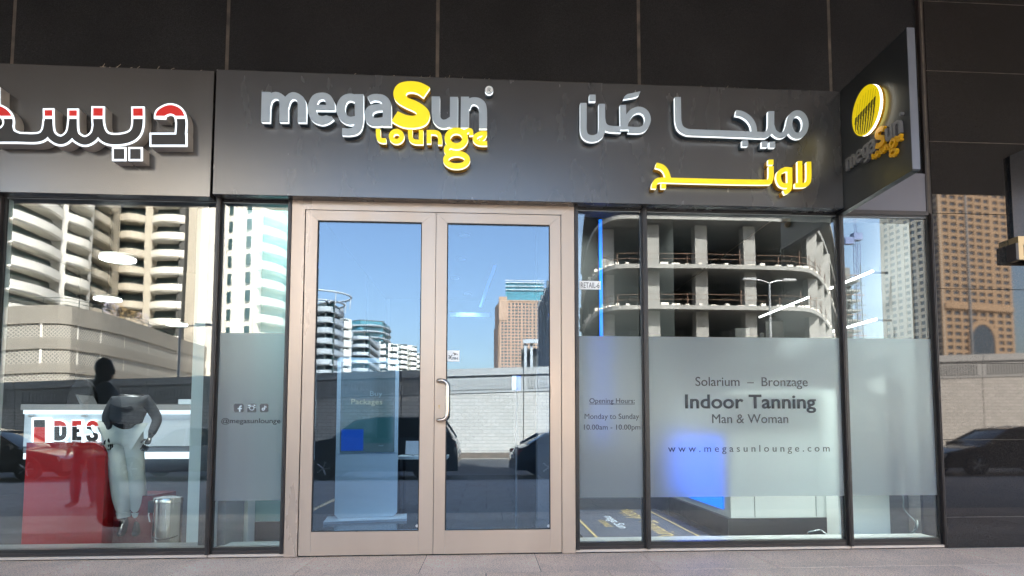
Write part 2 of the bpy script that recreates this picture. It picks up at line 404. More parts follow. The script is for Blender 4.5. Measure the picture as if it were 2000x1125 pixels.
def fill_mesh(name, loops, half):
    """extruded filled outline with its holes; loops of 2-D points"""
    cu = bpy.data.curves.new(name, 'CURVE'); cu.dimensions = '2D'; cu.fill_mode = 'BOTH'; cu.extrude = half
    for l in loops:
        sp = cu.splines.new('POLY'); sp.points.add(len(l) - 1)
        for q, (a, b) in zip(sp.points, l): q.co = (a, b, 0, 1)
        sp.use_cyclic_u = True
    o = bpy.data.objects.new(name, cu); C.objects.link(o)
    dg = bpy.context.evaluated_depsgraph_get(); me = bpy.data.meshes.new_from_object(o.evaluated_get(dg))
    bpy.data.objects.remove(o); bpy.data.curves.remove(cu); me.name = name
    return me
def stand(me, Ymid):                        # from the drawing plane to the wall plane
    me.transform(Matrix.Translation((0, Ymid, 0)) @ Matrix.Rotation(PI / 2, 4, 'X')); return me
def sign_glyph(name, loops, layers, parent, label=None):
    """layers = [(y_front, y_back, material)], the first is the part, the rest its sub-parts"""
    first = None
    for i, (a, b, m, nm) in enumerate(layers):
        me = stand(fill_mesh(nm, loops, abs(b - a) / 2), (a + b) / 2)
        o = obj(nm if i else name, me, m, first or parent)
        if first is None: first = o
    if label: first['label'] = label
    return first
def area(l): return 0.5 * sum(l[i][0] * l[(i + 1) % len(l)][1] - l[(i + 1) % len(l)][0] * l[i][1] for i in range(len(l)))
def islands(loops):
    big = [l for l in loops if area(l) * area(max(loops, key=lambda q: abs(area(q)))) > 0]; out = []
    for b in big:
        xs_ = [p[0] for p in b]; zs_ = [p[1] for p in b]
        out.append([b] + [h for h in loops if h not in big and min(xs_) < h[0][0] < max(xs_) and min(zs_) < h[0][1] < max(zs_)])
    return out
def text_mesh(body, x0, x1, z0, z1, Ymid, half=0.0012, bold=0.0, spacing=1.0, shear=0.0):
    cu = bpy.data.curves.new('t', 'FONT'); cu.body = body; cu.size = 1; cu.offset = bold; cu.space_character = spacing; cu.shear = shear; cu.resolution_u = 4
    o = bpy.data.objects.new('t', cu); C.objects.link(o)
    dg = bpy.context.evaluated_depsgraph_get(); me = bpy.data.meshes.new_from_object(o.evaluated_get(dg))
    bpy.data.objects.remove(o); bpy.data.curves.remove(cu)
    co = np.empty(len(me.vertices) * 3); me.vertices.foreach_get('co', co); co = co.reshape(-1, 3)
    lo, hi = co.min(0), co.max(0)
    flat = np.empty_like(co)
    flat[:, 0] = x0 + (co[:, 0] - lo[0]) / (hi[0] - lo[0]) * (x1 - x0)
    flat[:, 1] = Ymid
    flat[:, 2] = z0 + (co[:, 1] - lo[1]) / (hi[1] - lo[1]) * (z1 - z0)
    me.vertices.foreach_set('co', flat.ravel())
    bm = bmesh.new(); bm.from_mesh(me)
    bmesh.ops.dissolve_limit(bm, angle_limit=0.02, verts=bm.verts, edges=bm.edges)
    r = bmesh.ops.extrude_face_region(bm, geom=bm.faces[:])
    for e in r['geom']:
        if isinstance(e, bmesh.types.BMVert): e.co.y -= 2 * half
    bmesh.ops.recalc_face_normals(bm, faces=bm.faces); bm.to_mesh(me); bm.free()
    return me
def text_px(body, pxbox, Y, m, parent, name='lettering', **k):
    x0, y0, x1, y1 = pxbox
    a = at(x0, y1, Y); b = at(x1, y0, Y)
    return obj(name, text_mesh(body, a[0], b[0], a[1], b[1], Y, **k), m, parent)

# ================================================================== ground by the shop
pave = empty('pavement', kind='structure')
M['tile'] = granite('pinkish_granite_paving', (0.76, 0.55, 0.41), 1.45, 0.55, 0.5)
M['tile2'] = granite('pinkish_granite_paving_pale', (0.79, 0.58, 0.44), 1.45, 0.5, 0.5)
M['tile3'] = granite('pinkish_granite_paving_grey', (0.72, 0.52, 0.395), 1.45, 0.6, 0.5)
TW, TD = 0.95, 0.74
tile_me = [MB().box(0, TW - 0.006, -TD + 0.006, 0, -0.03, 0).mesh('paving_tile') for _ in range(3)]
for me, mm in zip(tile_me, ('tile', 'tile2', 'tile3')): me.materials.append(M[mm])
for r in range(4):
    x = -8.55 + (0.43, 0.0, 0.55, 0.2)[r]
    while x < 8.6:
        o = shared('paving_tile', random.choice(tile_me), pave, (x, -0.005 - r * TD, random.uniform(-0.0008, 0.0008)))
        x += TW
bx(-30, 30, -3.0, 0.0, -0.3, -0.007).build('pavement_bed', mat('grout', (0.10, 0.085, 0.075), 0.9), pave)
lo = empty('lower_pavement', kind='structure')
m = brick('lower_paving', (0.44, 0.36, 0.31), (0.48, 0.40, 0.34), (0.2, 0.17, 0.15), 0.9, 0.6, 0.008)
bx(-60, 60, -10.5, -3.0, -0.35, -0.17).build('paving_surface', m, lo)
bx(-60, 60, -10.7, -10.5, -0.5, -0.165).build('kerb', M['kerb'], lo)
bx(-400, 400, -25.5, -10.7, -0.6, -0.35).build('road', M['asphalt'], kind='structure')
for i in range(14):
    bx(-40 + i * 6, -37 + i * 6, -19.6, -19.45, -0.349, -0.345).build('road_line', M['paint'], kind='structure')
bx(-3000, 3000, -3000, -25.5, -0.8, -0.352).build('far_ground', mat('sandy_ground', (0.26, 0.23, 0.19), 0.9, noise=0.2, nscale=0.05), kind='structure')
bx(-3000, 3000, 14.0, 3000, -0.8, -0.352).build('ground_behind', mat('sandy_ground_behind', (0.26, 0.23, 0.19), 0.9), kind='structure')

# ================================================================== the shop building
bld = empty('shop_building', label='dark granite clad building above and around the shopfronts with an overhanging upper floor', cat='building')
xs = [-8.0, -6.15, -4.235, -2.377, -0.474, 1.43, 3.316, 4.215]
for a, b in zip(xs[:-1], xs[1:]):
    bx(a + 0.016, b - 0.016, 0.02, 0.06, 4.2, 5.49).build('granite_panel', M['granite_up'], bld)
    bx(b - 0.016, b + 0.016, 0.026, 0.06, 4.2, 5.49).build('joint_sealant', M['sealant'], bld)
bx(3.332, 4.205, 0.0195, 0.0595, 3.565, 4.199).build('granite_panel', M['granite_up'], bld)
bx(-8, 4.2, 0.06, 0.3, 3.16, 5.49).build('backing_wall', M['black'], bld)
bx(-30, -8, 0.0, 0.3, 0, 5.49).build('side_wall', M['granite_up'], bld)
M['conc'] = mat('building_render', (0.22, 0.2, 0.18), 0.7, noise=0.1)
bx(-30, 30, -5.75, 14, 5.5, 6.0).build('soffit', M['soffit'], bld)
bx(-30, 30, -5.75, 14, 6.0, 14.0).build('upper_floors', M['conc'], bld)
bx(-40, 4.8, -5.74, 14, 14.0, 60).build('tower_floors', M['conc'], bld)
bx(-30, 30, 11.5, 14, -0.3, 5.5).build('rear_wall', M['conc'], bld)
# granite pier on the right
pier = empty('granite_pier', label='polished dark granite wall with horizontal joints right of the shopfront', cat='wall')
zs = [-0.02, 0.284, 1.002, 1.724, 2.436, 3.17, 3.88, 4.59, 5.3, 5.49]
for i, (a, b) in enumerate(zip(zs[:-1], zs[1:])):
    o = bx(4.262, 8.0, -0.02 + (0.0008 * (i % 2)), 0.03, a + 0.003, b - 0.003).build('granite_panel', M['granite'], pier)
    if i in (1, 6, 7, 8): bx(4.262, 8.0, -0.019, 0.02, a - 0.004, a + 0.004).build('joint_sealant', M['sealant'], pier)
bx(4.262, 8.0, 0.03, 0.3, -0.02, 5.49).build('backing', M['black'], pier)
bx(4.226, 4.243, -0.018, 0.03, 3.17, 5.49).build('joint_sealant', M['sealant'], pier)
bx(4.243, 4.262, -0.012, 0.03, 0, 5.49).build('corner_strip', M['brownblack'], pier)
bx(8.0, 30, -0.02, 0.3, -0.02, 5.49).build('granite_end', M['granite_up'], pier)
# violet-grey panel above the right-hand pane
pan = empty('aluminium_panel', label='smooth grey violet aluminium panel above the rightmost window pane', cat='panel')
bx(3.375, 4.205, -0.012, 0.06, 3.19, 3.56).build('sheet', satin('violet_sheet', (0.115, 0.11, 0.13), 0.3, 1.6), pan)
bx(3.375, 4.22, -0.02, 0.06, 3.145, 3.187).build('lower_trim', M['brownblack'], pan)
bx(4.206, 4.222, -0.02, 0.06, 3.187, 5.49).build('side_trim', M['brownblack'], pan)

# ================================================================== shop windows
ZB, ZT = 0.092, 3.118
def window(label, x0, x1, seed, film=False, ztop=ZT, refl=0.068, wav=0.0007, fins=(True, True)):
    t = empty('shop_window', (0, 0, 0), label=label, cat='window', group='full height panes of the shopfront')
    g = glassmat('window_glass', refl, (0.88, 0.94, 0.945), wav, 0.8, seed=seed)
    bx(x0 + 0.03, x1 - 0.03, 0.0, 0.012, ZB - 0.01, ztop + 0.01).build('glass_pane', g, t)
    for xa, xb in ((x0, x0 + 0.031), (x1 - 0.031, x1)):
        bx(xa, xb, -0.012, 0.05, 0.035, ztop + 0.02).build('side_frame', M['black'], t)
    bx(x0 + 0.031, x1 - 0.031, -0.012, 0.05, 0.036, ZB).build('bottom_rail', M['black'], t)
    bx(x0 + 0.031, x1 - 0.031, -0.020, -0.0125, 0.037, 0.062).build('rail_cover', M['brownblack'], t)
    bx(x0 + 0.031, x1 - 0.031, -0.012, 0.05, ztop, ztop + 0.06).build('head_rail', M['black'], t)
    bx(x0 + 0.031, x1 - 0.031, -0.0135, -0.0121, ztop + 0.001, ztop + 0.006).build('bead', mat('pale_bead', (0.3, 0.32, 0.33), 0.4), t)
    bx(x0 + 0.031, x0 + 0.037, 0.0125, 0.06, ZB, ztop).build('glazing_strip', mat('pale_strip', (0.5, 0.54, 0.54), 0.5), t)
    bx(x1 - 0.037, x1 - 0.031, 0.0125, 0.06, ZB, ztop).build('glazing_strip', M['gasket'], t)
    bx(x0, x1, -0.03, 0.0, 0.012, 0.034).build('sill_trim', M['trim'], t)
    if film:
        bx(x0 + 0.032, x1 - 0.032, -0.0045, -0.0030, 0.488, 1.954).build('frosted_film', M['frost'], t)
    return t
W0 = window('wide clear pane of the left shop with a red counter behind it', -4.215, -2.385, 3.1, wav=0.0010)
W1 = window('narrow pane with frosted band and social media handle left of the door', -2.381, -1.745, 9.4, True, wav=0.0008)
W2 = window('narrow pane with the opening hours right of the door', 0.795, 1.444, 5.2, True)
W3 = window('wide pane with the tanning lettering on its frosted band', 1.448, 3.328, 12.7, True)
W4 = window('rightmost pane with a plain frosted band beside the granite', 3.336, 4.226, 1.9, True)
def fin(x, label, w=0.036):
    t = empty('mullion', (x, 0, 0), label=label, cat='mullion', group='upright mullions between the panes')
    bx(-w / 2, w / 2, -0.052, -0.0125, 0.036, 3.15).build('fin', M['brownblack'], t)
    bx(-w / 2 + 0.009, w / 2 - 0.009, -0.058, -0.0525, 0.036, 3.15).build('cover_strip', M['black'], t)
fin(-4.225, 'black mullion at the far left end of the left shop window')
fin(-2.383, 'black mullion between the left shop window and the handle pane')
fin(-1.762, 'black mullion just left of the champagne door frame', 0.03)
fin(0.812, 'black mullion just right of the champagne door frame', 0.03)
fin(1.446, 'black mullion between the opening hours and tanning panes')
fin(3.332, 'black mullion under the corner of the projecting sign')
fin(4.232, 'dark mullion against the polished granite wall', 0.02)

# dry straws and grit caught on top of the sign boxes
deb = MB(); rnd = random.Random(11)
for i in range(46):
    x = rnd.choice((rnd.uniform(-3.6, -2.5), rnd.uniform(-0.9, 0.2), rnd.uniform(1.9, 2.6), rnd.uniform(-2.3, 3.2))); L_ = rnd.uniform(0.01, 0.045); a = rnd.uniform(-0.3, 1.4)
    deb.cyl((x, -0.13, 4.273), (x + L_ * math.cos(a), -0.12, 4.273 + L_ * abs(math.sin(a)) + 0.002), 0.0013, n=4)
deb.build('debris', mat('dry_straw', (0.4, 0.33, 0.24), 0.9), label='dry straws and grit caught along the top edge of the sign boxes', cat='debris', kind='stuff')

# ================================================================== double door
door = empty('double_door', (0, 0, 0), label='champagne aluminium double door with two glass leaves and a steel pull handle', cat='door')
def mitre(parent, x0, x1, z0, z1, wl, wr, wb, wt, y0, y1, nm='frame_member', m=None, bottom=True, square_bottom=True):
    m = m or M['frame']; g = 0.0009
    ib = z0 + wb if bottom else z0
    L = [(x0, z0), (x0 + wl, z0 if square_bottom else ib), (x0 + wl, z1 - wt - g), (x0, z1 - g)]
    R_ = [(x1, z0), (x1, z1 - g), (x1 - wr, z1 - wt - g), (x1 - wr, z0 if square_bottom else ib)]
    T = [(x0 + g, z1), (x0 + wl + g, z1 - wt), (x1 - wr - g, z1 - wt), (x1 - g, z1)]
    for poly in (L, R_, T): MB().prism_y(poly, y0, y1).build(nm, m, parent)
    if bottom: MB().box(x0 + wl + g, x1 - wr - g, y0, y1, z0, z0 + wb).build(nm, m, parent)
mitre(door, -1.742, 0.790, 0.006, 3.165, 0.112, 0.118, 0, 0.098, -0.045, 0.06, 'outer_frame', bottom=False)
bx(-1.63, 0.672, 0.0, 0.05, 0.002, 3.067).build('rebate', M['gasket'], door)
doorglass = glassmat('door_glass', 0.092, (0.62, 0.74, 0.86), 0.00018, 0.7, (0.86, 0.95, 1.0), 4.0)
def leaf(x0, x1, gx0, gx1, label):
    l = empty('door_leaf'); l.parent = door; l['label'] = label
    mitre(l, x0, x1, 0.016, 3.062, gx0 - x0, x1 - gx1, 0.201, 0.09, -0.04, -0.002, 'stile')
    for a in ((gx0 + 0.0, gx0 + 0.009, 0.218, 2.971), (gx1 - 0.009, gx1, 0.218, 2.971)):
        bx(a[0], a[1], -0.030, -0.003, a[2], a[3]).build('gasket', M['gasket'], l)
    bx(gx0 + 0.0091, gx1 - 0.0091, -0.030, -0.003, 2.962, 2.9715).build('gasket', M['gasket'], l)
    bx(gx0 + 0.0091, gx1 - 0.0091, -0.030, -0.003, 0.2175, 0.225).build('gasket', M['gasket'], l)
    bx(gx0 + 0.0092, gx1 - 0.0092, -0.022, -0.012, 0.2252, 2.9618).build('glass_pane', doorglass, l)
    return l
# the rebate must stay clear of the glass openings
bpy.data.objects.remove(bpy.data.objects['rebate'])
for nm, a in (('rebate', (-1.63, -1.56)), ('rebate', (-0.50, -0.44)), ('rebate', (0.60, 0.672))):
    bx(a[0], a[1], 0.0, 0.05, 0.004, 3.067).build(nm, M['gasket'], door)
bx(-1.56, 0.60, 0.0, 0.05, 2.99, 3.067).build('rebate', M['gasket'], door)
leafL = leaf(-1.621, -0.4695, -1.518, -0.593, 'left leaf without a handle')
leafR = leaf(-0.4645, 0.6655, -0.367, 0.5675, 'right leaf carrying the steel pull handle')
# pull handle: tube bent forward and back to the stile
hx, hx2, hz0, hz1 = -0.428, -0.355, 1.185, 1.535
hp = []
y0, yf = -0.04, -0.115
for t in range(0, 7): a = t / 6 * PI / 2; hp.append((hx + 0.052 * (1 - math.cos(a)) * 1.6, yf + 0.0 + (y0 - yf) * (1 - math.sin(a)), hz1 - 0.05 * (1 - math.cos(a)) * 0.0))
hp = [(-0.437, -0.038, hz1), (-0.430, -0.085, hz1), (-0.412, -0.105, hz1), (-0.386, -0.112, hz1 - 0.003), (-0.362, -0.114, hz1 - 0.018), (-0.350, -0.115, hz1 - 0.05),
      (-0.349, -0.115, (hz0 + hz1) / 2), (-0.350, -0.115, hz0 + 0.05), (-0.362, -0.114, hz0 + 0.018), (-0.386, -0.112, hz0 + 0.003), (-0.412, -0.105, hz0), (-0.430, -0.085, hz0), (-0.437, -0.038, hz0)]
hb = MB().tube([tuple(p) for p in catmull(hp, 5)], 0.0175, 16).build('pull_handle', M['steel'], leafR, smooth=True, label='bent brushed steel pull handle')
lk = MB().cyl((-0.4245, -0.041, 1.312), (-0.4245, -0.047, 1.312), 0.009).box(-0.4285, -0.4205, -0.0465, -0.041, 1.287, 1.308).build('lock_cylinder', M['brass'], leafR)
for px in (814.5, 1071.5):
    a = at(px, 1030, -0.025); MB().cyl((a[0], -0.0235, a[1] + .012), (a[0], -0.022, a[1] + .012), 0.013, n=20).build('glass_stamp', mat('etched_stamp', (0.5, 0.5, 0.5), 0.6), leafL if px < 900 else leafR)

# placards
def placard(nm, pxb, Y, label, cat='sign'):
    a = at(pxb[0], pxb[3], Y); b = at(pxb[2], pxb[1], Y)
    return bx(a[0], b[0], Y, Y + 0.002, a[1], b[1]).build(nm, M['white'], label=label, cat=cat)
push = placard('push_placard', (872.5, 684.5, 897.5, 706), -0.025, 'small white placard reading PUSH on the right door leaf')
text_px('PUSH', (876.5, 697.5, 894, 702.3), -0.0252, M['ink'], push, bold=0.01)
def arabic_px(prims, s, o, Y, m, parent, nm='lettering', half=0.0008):
    loops = [[at(o[0] + u / s, o[1] + v / s, Y) for u, v in l] for l in outline(prims, s, h=s * 0.22)]
    return obj(nm, stand(fill_mesh(nm, loops, half), Y), m, parent)
arabic_px([cv(4, (5, 18), (9, 24), (20, 24), (24, 16)), cv(4, (28, 8), (36, 6), (40, 14), (34, 20)), ln(4, (45, 6), (45, 18)), ln(4, (14, 30), (18, 30)), ln(4, (50, 10), (56, 18))], 3.0, (875, 687.5), -0.0252, M['ink'], push)
retail = placard('retail_placard', (1132, 549, 1173, 565), -0.006, 'white placard reading RETAIL-6 on the opening hours pane')
text_px('RETAIL-6', (1134.5, 552, 1170.5, 562.3), -0.0062, M['vinyl'], retail, bold=0.0)

# lettering and pictograms on the films
fy = -0.0047
text_px('@megasunlounge', (432.2, 816.6, 548, 829.6), fy, M['vinyl'], W1, bold=0.006)
def icon_plate(x0, y0, x1, y1, rad=3.0):
    q = []
    for cx, cy, a0 in ((x1 - rad, y0 + rad, -90), (x1 - rad, y1 - rad, 0), (x0 + rad, y1 - rad, 90), (x0 + rad, y0 + rad, 180)):
        for k in range(6):
            a = math.radians(a0 + 18 * k); q.append((cx + rad * math.cos(a), cy + rad * math.sin(a)))
    return MB().prism_y([at(u, v, fy) for u, v in q], fy - 0.001, fy).build('pictogram', M['vinyl'], W1)
pale = mat('cut_out_vinyl', (0.50, 0.58, 0.58), 0.6)
i1 = icon_plate(456.8, 788.6, 475.8, 805.0)
arabic_px([cv(40, (745, 325, 38), (715, 335, 42), (690, 370, 40), (690, 495, 40)), ln(36, (630, 400), (750, 400))], 14.286, (420, 770), fy - 0.0012, pale, i1, 'mark')
i2 = icon_plate(482.8, 788.8, 500.4, 805.0, 1.6)
arabic_px([ell(1025, 385, 62, 58, 18), ln(14, (897, 372), (962, 372)), ln(14, (1088, 372), (1150, 372)), ln(44, (915, 312), (990, 312)), ln(44, (1078, 312), (1130, 312))], 14.286, (420, 770), fy - 0.0012, pale, i2, 'mark')
i3 = icon_plate(507.6, 788.8, 524.2, 805.0)
arabic_px([ell(1345, 415, 30, 30, 26), ln(26, (1388, 318), (1388, 420)), cv(24, (1388, 330), (1405, 352), (1440, 358))], 14.286, (420, 770), fy - 0.0012, pale, i3, 'mark')
text_px('Opening Hours:', (1151.3, 778.0, 1239.5, 790.4), fy, M['vinyl'], W2)
a = at(1151, 789.6, fy); b = at(1239.5, 788.6, fy)
bx(a[0], b[0], fy - 0.0024, fy - 0.0012, a[1], b[1]).build('underline', M['vinyl'], W2)
text_px('Monday to Sunday', (1141.9, 808.0, 1248, 821.5), fy, M['vinyl'], W2)
text_px('10.00am - 10.00pm', (1140.6, 829.2, 1250.4, 842.3), fy, M['vinyl'], W2)
text_px('Solarium  –  Bronzage', (1358.5, 737.0, 1577, 759.5), fy, M['vinyl'], W3)
text_px('Indoor Tanning', (1338.5, 771.0, 1593, 806.5), fy, M['vinyl'], W3, bold=0.018)
text_px('Man & Woman', (1391, 809, 1539, 826.6), fy, M['vinyl'], W3)
text_px('w w w . m e g a s u n l o u n g e . c o m', (1305, 868.8, 1620, 887.2), fy, M['vinyl'], W3)

# ================================================================== shop sign
sign = empty('shop_sign', (0, 0, 0), label='long anthracite sign box with grey and yellow letters above the door', cat='sign')
bx(-2.3915, 3.302, -0.16, 0.015, 3.146, 4.272).build('sign_box', M['signmetal'], sign, bevel=0.004)
sA = (500, 150, 5.624); sB = (720, 150, 5.624)
GF, GW, GB = -0.262, -0.254, -0.222
def place(prims, org, Y, s=None, off=0.0, clip=None):
    s = org[2]
    return [[at(org[0] + u / s, org[1] + v / s, Y) for u, v in l] for l in outline(prims, s, off, clip)]
GREY = [(GF, GW, M['lgrey'], 'face'), (GW, GB, M['lwhite'], 'lit_edge'), (GB, -0.161, M['lret'], 'letter_return')]
YEL = [(GF, GW, M['lyel'], 'face'), (GW, GB, M['lwhite_y'], 'lit_edge'), (GB, -0.161, M['lret_y'], 'letter_return')]
glyphs = [
 ('m', sA, GREY, [ln(95, (110, 165), (102, 495)), cv(72, (118, 330), (142, 245), (205, 202), (268, 222), (301, 290, 90), (303, 495, 95)), cv(72, (318, 330), (345, 248), (402, 205), (468, 228), (502, 295, 90), (503, 497, 95))]),
 ('e', sA, GREY, [cv(90, (822, 362, 92), (815, 290, 92), (780, 225, 78), (717, 209, 72), (650, 240, 86), (613, 345, 92), (642, 440, 92), (715, 477, 92), (775, 465, 88), (828, 430, 84)), ln(58, (640, 335), (866, 337))]),
 ('g', sA, GREY, [cv(78, (1100, 240, 78), (1030, 221, 76), (962, 255, 84), (928, 350, 95), (958, 440, 90), (1025, 480, 86), (1100, 468, 80)), cv(95, (1132, 190), (1132, 350), (1132, 480), (1108, 570, 88), (1040, 602, 76), (945, 601, 76))]),
 ('a', sB, GREY, [cv(70, (0, 248, 66), (45, 226), (95, 224), (155, 240, 82), (195, 290, 92), (202, 360, 95), (202, 540, 95)), cv(82, (185, 335, 66), (95, 336, 72), (20, 362, 86), (-2, 425, 88), (25, 482, 90), (95, 497, 92), (185, 480, 86))]),
 ('S', sB, YEL, [pg((672, 115, 1), (660, 135), (600, 222, 1), (540, 180), (480, 163), (425, 170), (408, 200), (430, 230), (520, 265), (610, 320), (662, 380), (670, 440), (640, 505), (580, 542), (480, 558), (380, 548), (300, 515), (252, 485, 1), (268, 458), (320, 378, 1), (400, 415), (470, 428), (515, 422), (527, 400), (490, 370), (400, 330), (320, 282), (280, 230), (272, 170), (295, 110), (350, 66), (440, 48), (540, 55), (610, 80))]),
 ('u', sB, GREY, [cv(90, (737, 215), (737, 390), (752, 470), (800, 512), (860, 510), (915, 478)), ln(88, (938, 220), (935, 558))]),
 ('n', sB, GREY, [ln(90, (1058, 218), (1055, 558)), cv(74, (1078, 340), (1105, 280), (1160, 261), (1222, 283, 84), (1254, 350, 88), (1256, 566, 88))]),
 ('small_l', sB, YEL, [cv(48, (104, 572), (104, 640), (116, 682), (150, 698), (190, 697))]),
 ('small_o', sB, YEL, [ell(305, 652, 58, 55, 52)]),
 ('small_u', sB, YEL, [cv(48, (456, 576), (456, 640), (470, 690), (515, 712), (578, 712)), ln(48, (575, 582), (575, 737))]),
 ('small_n', sB, YEL, [ln(48, (661, 584), (661, 728)), cv(44, (645, 606), (720, 606), (765, 622), (783, 670), (783, 742))]),
 ('big_g', sB, YEL, [ell(963, 674, 97, 86, 64), cv(44, (1050, 625), (1080, 590), (1122, 590), (1126, 640)), cv(56, (895, 748), (855, 785), (872, 832), (950, 836)), ell(966, 910, 119, 70, 58)]),
 ('small_e', sB, YEL, [cv(46, (1300, 620), (1240, 620), (1186, 642), (1166, 680), (1188, 714), (1235, 728), (1302, 728)), cv(38, (1282, 612), (1268, 660), (1222, 698))]),
 ('registered_mark', sB, [(GF, GW, M['lgrey'], 'face'), (GW, GB, M['lwhite'], 'lit_edge'), (GB, -0.161, M['lret'], 'letter_return')], [ell(1323, 142, 22, 20, 46)]),
]
blade_loops = []
for nm, org, lay, prims in glyphs:
    loops = place(prims, org, GF)
    o = sign_glyph('letter', loops, lay, sign)
    blade_loops.append((nm, loops))
# ring and R of the registered mark
L = place([ell(1323, 142, 22, 20, 46)], sB, GF - 0.001, off=0.6)
rg = obj('letter', stand(fill_mesh('letter', L, 0.001), GF - 0.0012), M['white'], sign)
L = place([ln(5, (1310, 122), (1310, 164)), cv(5, (1310, 124), (1330, 126), (1336, 136), (1328, 144), (1310, 145)), ln(5, (1322, 145), (1338, 164))], sB, GF - 0.002)
obj('mark', stand(fill_mesh('mark', L, 0.001), GF - 0.0035), M['lret'], rg)
sC = (1120, 160, 8.0); sD = (1360, 170, 8.0); sE = (1250, 290, 5.556)
def dsq(u, v, a): return ln(a, (u - a / 2, v), (u + a / 2, v))
arab = [
 (sC, GREY, [cv(100, (158, 327), (158, 560), (160, 770), (205, 856), (300, 882), (392, 852), (442, 770), (446, 560), (446, 342)), cv(92, (450, 560), (470, 660), (530, 718), (640, 736), (800, 740), (1030, 748), (1120, 700), (1164, 590), (1128, 482), (1035, 432), (930, 462), (860, 540), (812, 640), (800, 735)), ln(94, (775, 358), (782, 740))]),
 (sC, GREY, [dsq(298, 248, 100)]),
 (sC, GREY, [pg((845, 190, 1), (1047, 145, 1), (1030, 190), (1000, 220), (940, 238), (780, 265, 1), (800, 225), (845, 188))]),
 (sD, GREY, [cv(94, (-288, 155), (-284, 400), (-278, 540), (-240, 640), (-150, 695), (-40, 706), (400, 722), (1000, 746), (1090, 738), (1148, 690), (1170, 600), (1172, 376)), cv(84, (620, 398), (720, 420), (820, 485), (890, 590), (912, 725)),
              cv(84, (1180, 600), (1215, 695), (1300, 753), (1385, 725), (1432, 640), (1450, 560)), ell(1582, 583, 128, 176, 92)]),
 (sD, GREY, [dsq(765, 878, 90)]), (sD, GREY, [dsq(1070, 893, 90)]), (sD, GREY, [dsq(1190, 897, 90)]),
 (sE, YEL, [cv(56, (175, 180), (240, 200), (285, 250), (312, 335)), cv(52, (152, 432), (158, 385), (185, 350), (240, 340), (340, 343), (800, 355), (1350, 364), (1408, 348), (1425, 300), (1425, 192))]),
 (sE, YEL, [dsq(1422, 147, 54)]), (sE, YEL, [dsq(258, 406, 52)]),
 (sE, YEL, [cv(48, (1628, 228), (1575, 226), (1520, 260), (1506, 320), (1530, 382), (1575, 402), (1628, 392)), cv(50, (1628, 205), (1628, 300), (1628, 400), (1612, 452), (1566, 476))]),
 (sE, YEL, [ln(48, (1737, 136), (1740, 390)), cv(48, (1834, 142), (1836, 320), (1815, 380), (1770, 397), (1686, 398))]),
]
for org, lay, prims in arab: sign_glyph('letter', place(prims, org, GF), lay, sign)

# ================================================================== neighbour's sign
ns = empty('neighbour_sign', (0, 0, 0), label='bronze grey sign box of the left shop with thick red and black white-edged letters', cat='sign')
bx(-7.5, -2.418, -0.14, 0.015, 3.128, 4.268).build('sign_box', M['signmetal_left'], ns, bevel=0.004)
sL = (0, 100, 3.75)
NF = -0.255
left_glyphs = [
 [cv(90, (1172, 498), (1180, 455), (1245, 426), (1305, 450), (1328, 520), (1320, 640)), ln(102, (1372, 648), (1095, 648)), ln(86, (1328, 560), (1322, 650))],
 [cv(98, (1010, 405), (1009, 540), (980, 610), (905, 643), (805, 645), (748, 610), (720, 530), (719, 403)), cv(84, (719, 500), (700, 605), (640, 655), (582, 645), (540, 590), (535, 420)), cv(84, (535, 500), (518, 600), (460, 652), (400, 638), (362, 580), (355, 418)),
  cv(86, (355, 500), (338, 590), (280, 634), (120, 634), (-60, 634)), ell(-45, 520, 108, 92, 90), cv(80, (60, 520), (80, 600), (150, 634))],
 [ln(102, (820, 753), (925, 753))], [ln(102, (940, 753), (1045, 753))],
 [ln(96, (-48, 262), (-48, 395))],
]
for k, prims in enumerate(left_glyphs):
    full = place(prims, sL, NF)
    o = obj('letter', stand(fill_mesh('letter', full, (0.14 - 0.005) * 0 + abs(NF + 0.006 + 0.141) / 2), (NF + 0.006 - 0.141) / 2), M['beige_ret'], ns)
    obj('white_face', stand(fill_mesh('white_face', full, 0.003), NF + 0.003), M['pure_white'], o)
    top = place(prims, sL, NF, off=3.7, clip=lambda X, Y: Y - 474)
    bot = place(prims, sL, NF, off=3.7, clip=lambda X, Y: 496 - Y)
    if k in (0, 1):
        for isl in islands(top): obj('red_face', stand(fill_mesh('red_face', isl, 0.001), NF - 0.001), M['red'], o)
    if k in (0, 1, 2, 3) and bot: obj('dark_face', stand(fill_mesh('dark_face', bot, 0.001), NF - 0.001), M['dark'], o)

# ================================================================== projecting sign
bl = empty('projecting_sign', (3.32, -0.65, 3.7), label='black projecting sign with glowing yellow sun disc at the corner above the right panes', cat='sign')
XB = 3.303
def child(o): o.matrix_parent_inverse = bl.matrix_world.inverted(); return o
bpy.context.view_layer.update()
o = child(bx(XB, XB + 0.062, -1.150, -0.0125, 3.13, 4.275).build('sign_board', M['blade'], bl))
child(bx(XB + 0.0005, XB + 0.0635, -1.158, -1.1503, 3.128, 4.277).build('edge_strip', M['bladeedge'], bl))
child(bx(XB - 0.0005, XB + 0.0625, -1.150, -0.0125, 3.118, 3.1298).build('bottom_strip', M['black'], bl))
def on_blade(me, off):                      # drawing plane -> blade plane, outwards = -x
    me.transform(Matrix(((0, 0, -1, XB - off), (-1, 0, 0, 0), (0, 1, 0, 0), (0, 0, 0, 1)))); return me
k = 0.415; lx0 = -0.97; lz0 = at(735, 281, GF)[1]
